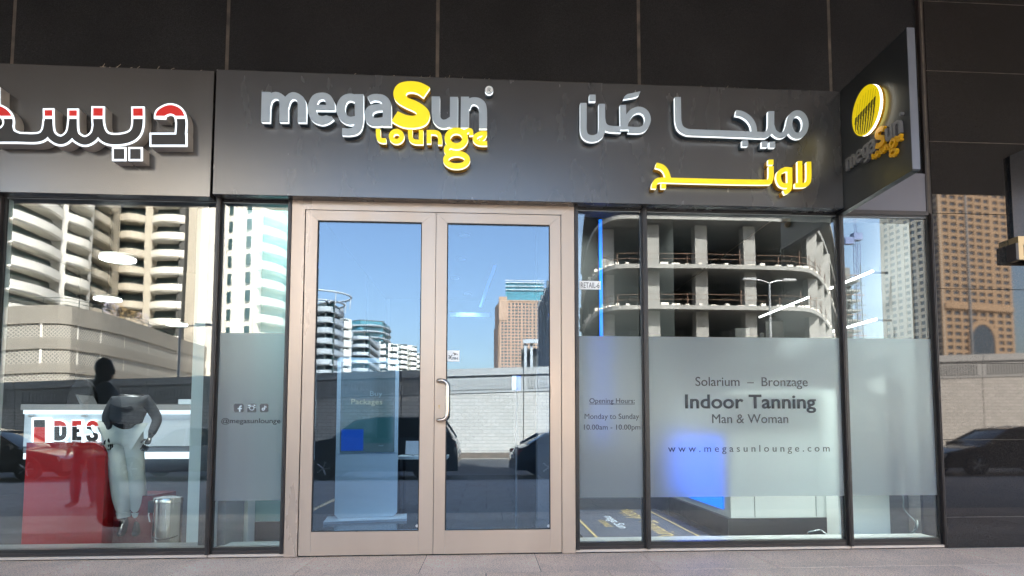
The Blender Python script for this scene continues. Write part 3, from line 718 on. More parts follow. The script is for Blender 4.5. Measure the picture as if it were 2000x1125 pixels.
for nm, loops in blade_loops:
    lp = [[(0.668 + (x - lx0) * k, 3.392 + (z - lz0) * k) for x, z in l] for l in loops]
    yel = nm in ('S', 'small_l', 'small_o', 'small_u', 'small_n', 'big_g', 'small_e')
    mm = mat('amber_blade_letter', (0.72, 0.36, 0.01), 0.4) if yel else mat('grey_blade_letter', (0.16, 0.15, 0.145), 0.45)
    child(obj('letter', on_blade(fill_mesh('letter', lp, 0.014), 0.015), mm, bl))
cy, cz, rr = 0.675, 3.832, 0.207; q8 = rr / 0.25
circ = lambda r: [[(cy + r * math.cos(2 * PI * i / 64), cz + r * math.sin(2 * PI * i / 64)) for i in range(64)]]
disc = child(obj('sun_disc', on_blade(fill_mesh('sun_disc', circ(rr), 0.004), 0.070), mat('yellow_disc_face', (0.66, 0.50, 0.008), 0.4, emit=(1, 0.75, 0.0), estr=0.05), bl))
d2 = obj('lit_edge', on_blade(fill_mesh('lit_edge', circ(rr), 0.011), 0.055), emis('disc_lit_edge', (1.0, 0.98, 0.88), 0.35), disc)
d3 = obj('disc_return', on_blade(fill_mesh('disc_return', circ(rr - 0.004), 0.013), 0.031), mat('disc_return_amber', (0.55, 0.25, 0.004), 0.4), disc)
d4 = obj('halo_light', on_blade(fill_mesh('halo_light', circ(rr - 0.02), 0.003), 0.014), emis('disc_halo', (1.0, 0.85, 0.25), 0.45), disc)
slots = MB()
for i in range(8):
    u0 = cy + q8 * (-0.185 + i * 0.049)
    zt = cz + 0.005 + 0.012 * i * 0.5
    for du, z0, z1, wd in ((0.0, zt - 0.055, zt, 0.030), (0.012, zt - 0.12, zt - 0.055, 0.022), (0.02, cz - rr, zt - 0.12, 0.018)):
        poly = []
        sh = 0.30
        q = [(u0 + du - sh * (zt - z0) * 0, z0), (u0 + du + wd, z0), (u0 + du + wd, z1), (u0 + du, z1)]
        q = [(a + sh * (b - zt), b) for a, b in q]
        q = [(a, b) for a, b in q]
        if all(math.hypot(a - cy, b - cz) < rr * 1.4 for a, b in q):
            cl = []
            for a, b in q:
                d = math.hypot(a - cy, b - cz); f = min(1, (rr - 0.012) / d) if d > 0 else 1
                cl.append((cy + (a - cy) * f, cz + (b - cz) * f))
            X = XB - 0.0745
            slots.add([(X, -a, b) for a, b in cl], [(0, 1, 2, 3)]); o4 = [(X - 0.001, -a, b) for a, b in cl]; slots.add(o4, [(3, 2, 1, 0)])
    for du in (0,):
        a0 = u0 + 0.012; z1 = cz + math.sqrt(max(0, rr * rr - (a0 - cy) ** 2)) * 0.72
        q = [(a0, zt), (a0 + 0.004, zt), (a0 + 0.004 + 0.3 * (z1 - zt), z1), (a0 + 0.3 * (z1 - zt), z1)]
        if z1 > zt and all(math.hypot(a - cy, b - cz) < rr - 0.006 for a, b in q):
            X = XB - 0.0745; slots.add([(X, -a, b) for a, b in q], [(0, 1, 2, 3)])
slots.build('slots', mat('dark_disc_slots', (0.03, 0.028, 0.01), 0.5), disc)

bx(-5.04, -4.98, -1.15, -0.1405, 3.03, 4.2).build('projecting_sign', M['blade'], label='dark projecting sign of the left shop, mirrored at the edge of its window', cat='sign')
# dark blade sign and brass lamp at the right border
db = MB().prism_y([(5.04, 2.87), (5.04, 3.74), (5.6, 4.0), (5.6, 2.87)], -0.06, -0.021).build('projecting_box', M['granite_up'], label='dark stone box on the granite wall at the right edge', cat='sign')
lamp = empty('wall_lamp', (5.0, 0, 2.8), label='brass wall lamp under the dark box at the right edge', cat='lamp')
a = [bx(4.985, 5.012, -0.14, -0.021, 2.70, 2.86).build('side_plate', M['brownblack']), bx(5.0125, 5.5, -0.14, -0.021, 2.845, 2.925).build('hood', M['brass']),
     bx(5.0125, 5.06, -0.14, -0.021, 2.70, 2.8445).build('lamp_body', M['brass']), bx(5.0605, 5.5, -0.11, -0.021, 2.73, 2.8445).build('reflector', M['black']), bx(5.0605, 5.5, -0.14, -0.1105, 2.70, 2.735).build('lip', M['brass'])]
bpy.context.view_layer.update()
for o in a: o.parent = lamp; o.matrix_parent_inverse = lamp.matrix_world.inverted()

# ================================================================== the street that the glass mirrors
M['stone'] = brick('split_face_stone', (0.50, 0.48, 0.44), (0.60, 0.57, 0.53), (0.30, 0.28, 0.26), 0.42, 0.17, 0.012, rot=(PI / 2, 0, 0))
M['ribc'] = mat('grey_ribbed_concrete', (0.42, 0.42, 0.41), 0.7, noise=0.08)
M['browncurb'] = mat('brown_stone_base', (0.16, 0.125, 0.10), 0.8, noise=0.3, nscale=5)
rw = empty('retaining_wall', (0, -27, 0), label='long stone faced retaining wall with a ribbed concrete parapet across the street', cat='wall')
bpy.context.view_layer.update()
def under(o, p):
    o.parent = p; o.matrix_parent_inverse = p.matrix_world.inverted(); return o
def sl(x): return 0.034 * x
px0 = -40.2
while px0 < 46:
    a, b = px0 + 0.02, px0 + 5.98
    def slab(y0, y1, zlo, zhi, nm, m):
        v = [(a, y0, zlo[0]), (b, y0, zlo[1]), (b, y1, zlo[1]), (a, y1, zlo[0]), (a, y0, zhi[0]), (b, y0, zhi[1]), (b, y1, zhi[1]), (a, y1, zhi[0])]
        return under(MB().add(v, [(3, 2, 1, 0), (4, 5, 6, 7), (0, 1, 5, 4), (1, 2, 6, 5), (2, 3, 7, 6), (3, 0, 4, 7)]).build(nm, m), rw)
    slab(-27.5, -27.0, (-0.1, -0.1), (2.84 + sl(a), 2.84 + sl(b)), 'stone_panel', M['stone'])
    slab(-27.5, -26.96, (2.85 + sl(a), 2.85 + sl(b)), (3.70 + sl(a), 3.70 + sl(b)), 'parapet_panel', M['ribc'])
    slab(-27.6, -26.86, (3.705 + sl(a), 3.705 + sl(b)), (4.05 + sl(a), 4.05 + sl(b)), 'coping', M['ribc'])
    slab(-27.6, -26.8, (-0.36, -0.36), (-0.105, -0.105), 'base_stone', M['browncurb'])
    rb = MB(); x = a + 0.25
    while x < b - 0.3:
        rb.box(x, x + 0.075, -26.96, -26.90, 3.02 + sl(x), 3.55 + sl(x)); x += 0.15
    under(rb.build('ribs', M['ribc'], kind='stuff'), rw)
    px0 += 6.0

def P2(px, D):
    X, Y, Z = mir(px, D); return (X, Y)
def zat(px, py, D): return mir(px, D, py)[2]
M['bwhite'] = mat('cream_render', (0.82, 0.79, 0.72), 0.75, noise=0.05, nscale=0.3)
M['bbeige_shade'] = mat('beige_and_shaded_render', (0.50, 0.45, 0.37), 0.75, noise=0.06, nscale=0.3)  # beige, also the shaded tone of paler walls put into the colour
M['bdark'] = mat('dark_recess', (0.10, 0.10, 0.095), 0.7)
M['bglass'] = mat('teal_window_glass', (0.03, 0.07, 0.075), 0.08, ior=1.6)
M['rail'] = mat('dark_railing', (0.05, 0.06, 0.06), 0.5)
M['bgrey'] = mat('pale_grey_render', (0.46, 0.49, 0.51), 0.7, noise=0.05, nscale=0.3)
def curve_pts(p0, p1, bulge, n=7):
    p0, p1 = Vector(p0), Vector(p1); d = p1 - p0; nn = Vector((-d.y, d.x)).normalized()
    return [tuple(p0 + d * (i / (n - 1)) + nn * (bulge * math.sin(PI * i / (n - 1)))) for i in range(n)]
def balconies(t, p0, p1, bulge, zs, fh, par, m, depth=1.5, rails=True, glass=None, n=7):
    pts = curve_pts(p0, p1, bulge, n)
    inner = curve_pts(p0, p1, 0, n)
    back = MB().strip(inner, zs[0] - 0.3, zs[-1] + fh, -0.3)
    back.v = [(x, y, z) for x, y, z in back.v]
    nn = Vector((-(p1[1] - p0[1]), p1[0] - p0[0])).normalized()
    back.v = [(x - nn.x * depth, y - nn.y * depth, z) for x, y, z in back.v]
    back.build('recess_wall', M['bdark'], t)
    for z in zs:
        b = MB().strip(pts, z, z + par, 0.16)
        poly = [tuple(p) for p in pts] + [(inner[-1][0] - nn.x * depth, inner[-1][1] - nn.y * depth), (inner[0][0] - nn.x * depth, inner[0][1] - nn.y * depth)]
        b.prism_z(poly, z - 0.22, z - 0.001)
        o = b.build('balcony', m, t)
        if rails:
            MB().strip(pts, z + par + 0.22, z + par + 0.27, 0.05).build('railing', M['rail'], o)
        g = MB().strip([p0, p1], z + 0.05, z + fh - 0.5, 0.05)
        g.v = [(x - nn.x * (depth - 0.06), y - nn.y * (depth - 0.06), zz) for x, y, zz in g.v]
        g.build('window_pane', glass or M['bglass'], t)
tow = empty('balcony_tower', (*P2(250, 128), 0), label='tall cream apartment tower with stacked white curved balconies above the lattice podium', cat='building')
tow.location = (0, 0, 0)
fh = 3.2; zs = [40.2 - 1.15 - 3.2 * k for k in range(8, -5, -1)]
cols = [((2, 92.5), (102, 103), 0.8, 'bwhite', 0), ((113, 104), (158, 112), 1.3, 'bwhite', 0), ((164, 112.5), (206, 121), 0.5, 'bbeige_shade', 0),
        ((219, 125), (269, 126), 1.1, 'bbeige_shade', 0), ((284, 126), (346, 125), 1.0, 'bwhite', 0)]
for (a, Da), (b, Db), bg_, mm, _ in cols:
    balconies(tow, P2(a, Da), P2(b, Db), bg_, zs, fh, 1.25, M[mm])  # beige columns near the corner: their shade is put into the colour
for (a, Da), (b, Db), mm in (((102, 103), (113, 104), 'bwhite'), ((158, 112), (164, 112.5), 'bwhite'), ((206, 121), (219, 125), 'bbeige_shade'), ((269, 126), (284, 126), 'bbeige_shade')):
    MB().strip([P2(a, Da), P2(b, Db)], 6, 56, -2.5).build('pier', M[mm], tow)
MB().strip([P2(346, 125), P2(353, 126)], 6, 56, -1).build('dark_strip', M['bdark'], tow)
MB().strip([P2(353, 125), P2(378, 124.5)], 6, 56, -8).build('plain_wall', M['bbeige_shade'], tow)
MB().strip([P2(378, 124), P2(482, 119)], 6, 56, -8).build('plain_wall', M['bwhite'], tow)
for px, wd in ((438, 7), (474, 8)):
    for k, z in enumerate(zs):
        a, b = P2(px, 121.3 if px < 450 else 119.4), P2(px + wd, 121.0 if px < 450 else 119.1)
        MB().strip([a, b], z + 0.4, z + 2.3, 0.35).build('window_pane', M['bglass'], tow)
MB().strip([P2(482, 119.2), P2(499, 120)], 6, 56, -6).build('pier', M['bbeige_shade'], tow)
balconies(tow, P2(499, 119.5), P2(549, 129), 1.9, zs, fh, 1.35, M['bwhite'])
balconies(tow, P2(549, 129.5), P2(568, 140), 0.4, zs, fh, 1.2, M['bwhite'])
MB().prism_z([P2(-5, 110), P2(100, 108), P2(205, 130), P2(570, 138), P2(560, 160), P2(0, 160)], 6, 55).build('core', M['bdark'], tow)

# podium with lattice bands
def lattice():
    m = mat('pale_lattice_screen', (0.5, 0.47, 0.42), 0.7); n = m.node_tree; b = n.nodes['Principled BSDF']
    tc = n.nodes.new('ShaderNodeTexCoord'); sp = n.nodes.new('ShaderNodeSeparateXYZ'); n.links.new(tc.outputs['Object'], sp.inputs[0])
    def mth(op, a, b_=None, v=None):
        q = n.nodes.new('ShaderNodeMath'); q.operation = op
        n.links.new(a, q.inputs[0])
        if b_ is not None: n.links.new(b_, q.inputs[1])
        if v is not None: q.inputs[1].default_value = v
        return q.outputs[0]
    xx = mth('SUBTRACT', sp.outputs[0], sp.outputs[1]); s1 = mth('ADD', xx, sp.outputs[2]); s2 = mth('SUBTRACT', xx, sp.outputs[2])
    f = None
    for s_ in (s1, s2):
        c = mth('LESS_THAN', mth('FRACT', mth('MULTIPLY', s_, v=2.2)), v=0.38)
        f = c if f is None else mth('MAXIMUM', f, c)
    mx = n.nodes.new('ShaderNodeMix'); mx.data_type = 'RGBA'; mx.inputs[6].default_value = (0.09, 0.08, 0.065, 1); mx.inputs[7].default_value = (0.44, 0.42, 0.38, 1)
    n.links.new(f, mx.inputs[0]); n.links.new(mx.outputs[2], b.inputs['Base Color']); return m
M['lattice'] = lattice()
M['podium'] = mat('grey_beige_podium_panels', (0.25, 0.23, 0.20), 0.75, noise=0.05, nscale=0.5)
pod = empty('podium', (0, 0, 0), label='curved car park podium with diagonal lattice bands below the balcony tower', cat='building')
pp = [P2(-60, 90), P2(0, 84), P2(105, 82), P2(160, 85), P2(205, 89), P2(250, 95), P2(300, 103), P2(360, 115), P2(430, 132), P2(470, 145)]
pp = [tuple(p) for p in catmull(pp, 3)]
for z0, z1, th, mm, nm in ((13.5, 15.7, 0.3, 'podium', 'parapet_band'), (11.8, 13.5, 0.0, 'lattice', 'lattice_band'), (10.4, 11.8, 0.3, 'podium', 'band'), (8.7, 10.4, 0.0, 'lattice', 'lattice_band'), (7.6, 8.7, 0.3, 'podium', 'band'), (3.0, 7.6, 0.0, 'lattice', 'lattice_band')):
    if nm == 'lattice_band': MB().strip(pp, z0 + 0.002, z1 - 0.002, 0.12).build(nm, M[mm], pod)
    else: MB().strip(pp, z0, z1, th).build(nm, M[mm], pod)
for z in (16.2, 16.6): MB().strip(pp, z, z + 0.06, 0.05).build('railing', M['rail'], pod)
for i in range(2, len(pp), 3):
    x, y = pp[i]; MB().cyl((x, y, 15.6), (x, y, 16.65), 0.05, n=6).build('railing_post', M['rail'], pod)
    bx(x - 0.12, x + 0.12, y - 0.1, y + 0.25, 7.7, 13.5).build('lattice_post', M['bwhite'], pod)
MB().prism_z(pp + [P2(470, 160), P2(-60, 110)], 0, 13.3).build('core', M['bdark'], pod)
def shrub(x, y, z, r, h, m, label, n=260, grp=None):
    rnd = random.Random(int(x * 10 + z)); b = MB()
    for _ in range(n):
        a = rnd.uniform(0, 2 * PI); q = rnd.uniform(0.2, 1) ** 0.5 * r; zz = rnd.uniform(0, 1)
        px, py, pz = x + q * math.cos(a) * (1 - 0.5 * zz * zz), y + q * math.sin(a) * (1 - 0.5 * zz * zz), z + h * zz
        s = 0.16; v = [Vector((rnd.uniform(-s, s), rnd.uniform(-s, s), rnd.uniform(-s, s))) + Vector((px, py, pz)) for _ in range(3)]
        b.add(v, [(0, 1, 2)])
    t = empty('flowering_shrub', (x, y, z), label=label, cat='shrub', group=grp)
    bpy.context.view_layer.update()
    under(b.build('foliage', m), t); under(MB().cyl((x, y, z - 0.4), (x, y, z + h * 0.5), 0.05, n=6).build('stem', M['bbeige_shade']), t)
sh1 = mat('dry_gold_leaves', (0.35, 0.24, 0.11), 0.8, noise=0.3); sh2 = mat('pale_lilac_blossom', (0.45, 0.42, 0.5), 0.8, noise=0.3)
for i, (px, D, m_, lb) in enumerate(((206, 92, sh2, 'pale lilac shrub at the left end of the podium roof planting'), (222, 94, sh1, 'dry golden shrub second along the podium roof planting'), (238, 97, sh1, 'tallest golden shrub in the middle of the podium roof planting'), (256, 99, sh1, 'golden shrub above the bend of the podium roof rail'), (270, 101, sh2, 'pale lilac shrub at the right end of the podium roof planting'))):
    X, Y = P2(px, D); shrub(X, Y, 15.0, 1.3, 3.0, m_, lb, grp='shrubs along the podium roof')

# distant buildings seen in the left leaf
def block(name, label, cols, z1, fh, par, m, z0=3, core=True, rails=False, glass=None, depth=1.2):
    t = empty(name, (0, 0, 0), label=label, cat='building')
    nz = int((z1 - z0) / fh); zz = [z1 - fh * (k + 1) for k in range(nz)][::-1]
    for p0, p1, bu in cols: balconies(t, P2(*p0), P2(*p1), bu, zz, fh, par, m, depth, rails, glass, n=5)
    if core:
        a, b = cols[0][0], cols[-1][1]
        MB().prism_z([P2(a[0], a[1] + 4), P2(b[0], b[1] + 4), P2(b[0], b[1] + 30), P2(a[0], a[1] + 30)], z0, z1 + 0.6).build('core', m, t)
    return t
t = block('round_tower', 'grey round balconied tower with ring canopy on top at the left of the far row', [((575, 200), (606, 184), 0.8), ((606, 184), (641, 180), 2.0), ((641, 180), (667, 190), 0.4)], zat(630, 590, 182), 2.85, 1.35, M['bgrey'])
X, Y = P2(615, 186); zt = zat(620, 590, 186)
for r, z in ((9.0, zt + 1.6), (7.2, zt - 0.6)):
    MB().tube([(X + r * math.cos(a * PI / 16), Y + r * math.sin(a * PI / 16), z) for a in range(33)], 0.28, 6).build('roof_ring', M['bgrey'], t)
for a in range(0, 16, 2): MB().cyl((X + 8.8 * math.cos(a * PI / 8), Y + 8.8 * math.sin(a * PI / 8), zt - 2), (X + 9 * math.cos(a * PI / 8), Y + 9 * math.sin(a * PI / 8), zt + 1.6), 0.15, n=6).build('roof_strut', M['bgrey'], t)
t = block('slim_block', 'slim white stair block just right of the round grey tower', [((668, 205), (683, 208), 0.2)], zat(675, 622, 206), 2.9, 2.0, M['bwhite'])
M['tealglass'] = mat('teal_curtain_wall', (0.06, 0.22, 0.27), 0.12, ior=1.8, noise=0.2, nscale=0.05)
t = block('teal_tower', 'teal glass curved office tower rising behind the far row', [((653, 392), (700, 380), 4), ((700, 380), (745, 385), 4), ((745, 385), (760, 410), 2)], zat(700, 624, 380), 3.4, 0.5, M['bgrey'], glass=M['tealglass'], depth=0.3)
t = block('balcony_block', 'stepped apartment block with dark open balconies in the middle of the far row', [((684, 252), (716, 250), 2.0), ((716, 250), (739, 285), 0.3)], zat(700, 648, 252), 3.0, 1.1, M['bgrey'])
t = block('white_block', 'white narrow fronted block with small windows right of the balcony block', [((738, 320), (752, 318), 0.2), ((753, 330), (764, 330), 0.2), ((765, 330), (776, 332), 0.2)], zat(750, 668, 322), 3.2, 1.8, M['bwhite'])
t = block('twin_round_block', 'white round balconied twin towers near the end of the far row', [((774, 420), (793, 420), 4.0), ((794, 430), (812, 430), 4.0)], zat(790, 672, 420), 3.1, 1.7, M['bwhite'])
t = block('end_block', 'low cream block at the far right end of the distant row', [((811, 460), (840, 460), 1.0)], zat(820, 690, 460), 3.3, 1.9, M['bwhite'])

# brown gridded towers
M['brownstone'] = mat('brown_pink_stone', (0.44, 0.29, 0.20), 0.7, noise=0.05, nscale=0.2)
M['brownstone2'] = mat('ochre_stone', (0.42, 0.29, 0.18), 0.7, noise=0.05, nscale=0.2)
M['tglass'] = mat('grey_blue_window_glass', (0.05, 0.07, 0.095), 0.1, ior=1.7)
def grid_face(t, p0, p1, z0, z1, rows, ncol, m, g, bh=0.42, bw=0.34, dp=0.5):
    p0, p1 = Vector(p0), Vector(p1); d = p1 - p0; nn = Vector((-d.y, d.x)).normalized(); fh = (z1 - z0) / rows
    MB().strip([tuple(p0), tuple(p1)], z0, z1, -0.4).build('glazing', g, t)
    for r in range(rows + 1):
        MB().strip([tuple(p0), tuple(p1)], z0 + r * fh - fh * bh / 2, z0 + r * fh + fh * bh / 2, dp).build('spandrel', m, t)
    L = d.length; cw = L / ncol; dd = d.normalized()
    for c in range(ncol + 1):
        wd = cw * bw * (1.0 if c % 3 else 1.6)
        q = p0 + dd * (c * cw); a = q - dd * wd / 2; b = q + dd * wd / 2
        MB().strip([tuple(a), tuple(b)], z0, z1, dp + 0.12).build('pier', m, t)
bt = empty('brown_hotel_tower', (0, 0, 0), label='tall pinkish brown tower with a grid of small windows seen in the right door leaf', cat='building')
zt = zat(1000, 580, 700); zl = 5
grid_face(bt, P2(977, 700), P2(1068, 700), zl, zt - 6, 38, 13, M['brownstone'], M['tglass'])
MB().prism_z([P2(974, 701), P2(1068, 701), P2(1068, 735), P2(966, 735)], 0, zt - 5).build('core', M['brownstone'], bt)
MB().strip([P2(974, 698.6), P2(990, 698.6)], zt - 25, zt, -12).build('corner_turret', M['brownstone'], bt)
MB().strip([P2(990, 699), P2(1068, 699)], zt - 5, zt - 3.5, -12).build('cornice', M['brownstone'], bt)
MB().strip([P2(965, 735), P2(973.5, 701)], 0, zt - 30, 0.5).build('shaded_side', M['brownstone'], bt)
tt = empty('teal_top_tower', (0, 0, 0), label='teal glass slab tower showing above the brown hotel tower', cat='building')
MB().prism_z([P2(987, 790), P2(1062, 790), P2(1062, 830), P2(987, 830)], 0, zat(1020, 551, 790)).build('glass_body', M['tealglass'], tt)
for y in (549, 553, 560, 567): MB().strip([P2(986, 789), P2(1063, 789)], zat(1020, y, 789), zat(1020, y, 789) + 1.0, 0.6).build('floor_band', M['bgrey'], tt)
dbk = empty('dark_office_block', (0, 0, 0), label='dark glass office block leaning into view at the right edge of the right leaf', cat='building')
pa, pb = P2(1056, 125), P2(1120, 78); zt2 = 25
MB().prism_z([pa, pb, P2(1123, 80), P2(1123, 130)], 0, zt2).build('glass_body', mat('dark_facade_glass', (0.04, 0.05, 0.06), 0.15, ior=1.7), dbk)
for k in range(1, 8): MB().strip([pa, pb], zt2 - k * 3.2, zt2 - k * 3.2 + 0.35, 0.25).build('floor_band', mat('grey_band', (0.2, 0.21, 0.22), 0.6), dbk)
for k in range(0, 9):
    q = Vector(pa).lerp(Vector(pb), k / 8); q2 = Vector(pa).lerp(Vector(pb), k / 8 + 0.02)
    MB().strip([tuple(q), tuple(q2)], 0, zt2, 0.45).build('fin', mat('grey_fin', (0.16, 0.17, 0.18), 0.6), dbk)
lb_ = empty('low_grey_block', (0, 0, 0), label='low dark structure with two pale pillars below the brown hotel tower', cat='building')
zz_ = zat(1035, 672, 150)
MB().prism_z([P2(1018, 152), P2(1056, 150), P2(1056, 170), P2(1018, 170)], 0, zz_ - 1).build('body', M['bdark'], lb_)
for px in (1024, 1036): MB().strip([P2(px, 149), P2(px + 5, 149)], 0, zz_, -0.5).build('pillar', M['bgrey'], lb_)
MB().strip([P2(1022, 148.6), P2(1058, 148)], zz_, zz_ + 0.9, -0.8).build('roof_slab', M['bgrey'], lb_)

og = empty('ochre_tower', (0, 0, 0), label='large ochre grid fronted tower mirrored in the rightmost pane and the granite', cat='building')
pL, pC, pR = P2(1738, 332), P2(1852, 296), P2(1986, 306)
grid_face(og, pC, pR, 4, 4 + 3.3 * 38, 38, 8, M['brownstone2'], M['tglass'], 0.45, 0.3)
grid_face(og, pL, pC, 4, 4 + 3.3 * 38, 38, 8, M['bbeige_shade'], M['tglass'], 0.45, 0.3)  # shaded side of the tower, its greyer tone put into the colour
MB().prism_z([(pL[0] + 1, pL[1] - 1), (pC[0], pC[1] - 1.5), (pR[0] - 1, pR[1] - 1), P2(1986, 340), P2(1745, 350)], 0, 129).build('core', M['brownstone2'], og)
MB().strip([pC, pR], zat(1900, 606, 300), zat(1900, 596, 300), 1.6).build('cornice', M['brownstone2'], og)
ac = Vector(pC).lerp(Vector(pR), 0.53); ad = (Vector(pR) - Vector(pC)).normalized(); an = Vector((-ad.y, ad.x))
for r0, r1, dp, mm, nm in ((9.2, 7.4, 1.3, M['brownstone2'], 'arch_surround'), (7.4, 0.0, 1.0, M['tglass'], 'arch_window')):
    zc = zat(1925, 668, 300); pts = []
    outer = [(r0 * math.cos(a), zc + r0 * 1.15 * math.sin(a)) for a in [PI * i / 16 for i in range(17)]]
    low = zat(1925, 712, 300)
    if r1: poly = [(r0, low)] + outer + [(-r0, low), (-r1, low)] + [(-r1 * math.cos(PI * i / 16), zc + r1 * 1.15 * math.sin(PI * i / 16)) for i in range(17)] + [(r1, low)]
    else: poly = [(r0 - 0.05, low)] + [(x * 0.99, z) for x, z in outer] + [(-r0 + 0.05, low)]
    b = MB().prism_y(poly, -dp, 0)
    R3 = lambda x, y, z: (ac.x + ad.x * x - an.x * y, ac.y + ad.y * x - an.y * y, z)
    b.v = [R3(*v) for v in b.v]; b.build(nm, mm, og)

# unfinished concrete building
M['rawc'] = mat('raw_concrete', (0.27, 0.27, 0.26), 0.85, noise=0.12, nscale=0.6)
M['rawd'] = mat('shaded_concrete', (0.13, 0.13, 0.128), 0.85, noise=0.15, nscale=0.4, bump=0.3, bscale=3)  # raw concrete darkened for the shade inside the open floors
cb = empty('unfinished_building', (0, 0, 0), label='unfinished concrete building with open floors, thick columns and site debris on its slab edges', cat='building')
front = [(1137, 112), (1140, 92), (1148, 78), (1165, 70), (1190, 66.5), (1230, 65.2), (1350, 65), (1500, 65), (1575, 65.3), (1600, 67), (1615, 70.5), (1628, 78), (1640, 92), (1643, 110)]
fp = [tuple(p) for p in catmull([P2(*q) for q in front], 3)]
Dz = lambda y: zat(1400, y, 65)
for zt3, th in ((Dz(597), 0.42), (Dz(517), 0.42), (22.6, 0.42), (28.0, 0.42), (7.6, 0.42)):
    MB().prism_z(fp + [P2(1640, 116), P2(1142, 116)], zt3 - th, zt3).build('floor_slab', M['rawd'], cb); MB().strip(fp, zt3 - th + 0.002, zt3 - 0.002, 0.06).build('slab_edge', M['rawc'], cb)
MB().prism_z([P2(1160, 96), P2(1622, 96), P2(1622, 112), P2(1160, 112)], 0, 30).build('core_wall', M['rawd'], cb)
lev = [(-0.3, 7.05), (7.6, Dz(597) - 0.42), (Dz(597), Dz(517) - 0.42), (Dz(517), 22.05), (22.6, 27.4)]
for px, D, wd in ((1278, 67, 1.25), (1372, 67, 1.25), (1467, 67, 1.25), (1188, 69, 1.3), (1592, 69, 1.1), (1604, 72, 1.2), (1616, 77, 1.3), (1328, 80, 1.2), (1420, 80, 1.2), (1240, 80, 1.2), (1540, 80, 1.2), (1160, 84, 1.2)):
    X, Y = P2(px, D)
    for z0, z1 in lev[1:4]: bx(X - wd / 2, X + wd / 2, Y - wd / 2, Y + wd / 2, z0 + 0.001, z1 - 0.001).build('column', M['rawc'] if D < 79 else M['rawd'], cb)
for zt3 in (Dz(597), Dz(517)):
    fr = MB(); rnd = random.Random(3)
    for i in range(0, len(fp) - 1):
        x0_, y0_ = fp[i]; x1_, y1_ = fp[i + 1]; L = math.hypot(x1_ - x0_, y1_ - y0_); n_ = max(1, int(L / 1.1))
        for k in range(n_):
            x = x0_ + (x1_ - x0_) * k / n_; y = y0_ + (y1_ - y0_) * k / n_ - 0.5
            h = rnd.uniform(0.1, 0.35); s_ = rnd.uniform(0.15, 0.4); fr.box(x - s_, x + s_, y - 0.2, y + 0.2, zt3 + 0.001, zt3 + h)
    fr.build('stacked_blocks', M['bwhite'], cb, kind='stuff')
    gr = MB()
    for i in range(0, len(fp), 2):
        x, y = fp[i]; gr.cyl((x, y - 0.3, zt3), (x, y - 0.3, zt3 + rnd.uniform(1.0, 1.8)), 0.045, n=5)
    for h in (0.6, 1.15): gr.tube([(x, y - 0.3, zt3 + h + rnd.uniform(-0.05, 0.05)) for x, y in fp], 0.03, 4)
    gr.build('guard_rail', mat('rusty_steel', (0.16, 0.10, 0.07), 0.7), cb, kind='stuff')
for px, D in ((1535, 72), (1541, 72)):
    X, Y = P2(px, D)
    for z0 in (Dz(500), Dz(580)): 
        b = MB().cyl((X, Y, z0), (X, Y, z0 + 3), 0.06, n=6); b.box(X, X + 0.5, Y - 0.05, Y + 0.05, z0 + 2, z0 + 2.08).box(X, X + 0.5, Y - 0.05, Y + 0.05, z0 + 1, z0 + 1.08)
        b.build('prop', M['rail'], cb)

# scaffolded tower with crane
sc = empty('scaffolded_tower', (0, 0, 0), label='slim tower wrapped in rusty scaffolding right of the unfinished building', cat='building')
a, b = P2(1650, 120), P2(1690, 120); z1 = zat(1670, 548, 120)
k = 0
z = 4.0
while z < z1:
    bx(a[0], b[0], a[1] - 5, a[1], z, z + 0.35).build('floor_slab', M['rawc'], sc)
    MB().tube([(a[0] - 0.3, a[1] + 0.6, z + 1.1), (b[0] + 0.6, a[1] + 0.6, z + 1.1)], 0.07, 5).build('scaffold_rail', mat('orange_rust', (0.30, 0.16, 0.09), 0.7) if k % 2 else M['rail'], sc)
    z += 1.9; k += 1
for px in (1652, 1662, 1672, 1682, 1692):
    X, Y = P2(px, 119.4); MB().cyl((X, Y, 3), (X, Y, z1 + (3 if px == 1692 else 1)), 0.09, n=5).build('scaffold_pole', M['rail'], sc)
bx(a[0] + 0.4, b[0] - 0.8, a[1] - 4.5, a[1] - 2, 2, z1 + 3).build('core', M['rawd'], sc)
cr = empty('tower_crane', (0, 0, 0), label='blue lattice tower crane above the scaffolded tower', cat='crane')
X, Y = P2(1686, 125); zb_, zt_ = zat(1686, 560, 125), zat(1686, 470, 125)
m = mat('blue_crane_steel', (0.10, 0.14, 0.28), 0.5)
b = MB()
for dx in (-0.45, 0.45):
    for dy in (-0.45, 0.45): b.cyl((X + dx, Y + dy, 4), (X + dx, Y + dy, zt_), 0.07, n=5)
for k in range(30):
    z = 4 + k * 1.3
    if z + 1.3 < zt_: b.cyl((X - 0.45, Y + 0.45, z), (X + 0.45, Y + 0.45, z + 1.3), 0.05, n=4).cyl((X + 0.45, Y - 0.45, z), (X - 0.45, Y - 0.45, z + 1.3), 0.05, n=4)
b.build('mast', m, cr)
b = MB(); tip = (X - 0.6, Y, zat(1680, 405, 125) + 4)
b.cyl((X - 0.5, Y + 0.4, zt_), tip, 0.07, n=5).cyl((X + 0.5, Y - 0.4, zt_), tip, 0.07, n=5)
for k in range(12):
    f = k / 12; z = zt_ + (tip[2] - zt_) * f; b.cyl((X - 0.5 * (1 - f) - 0.6 * f, Y + 0.4 * (1 - f), z), (X + 0.5 * (1 - f) - 0.6 * f, Y - 0.4 * (1 - f), z + 0.6), 0.04, n=4)
b.build('jib', m, cr)
bx(X - 2.6, X - 0.8, Y - 0.6, Y + 0.6, zt_ - 0.8, zt_ + 0.5).build('counterweight', m, cr)
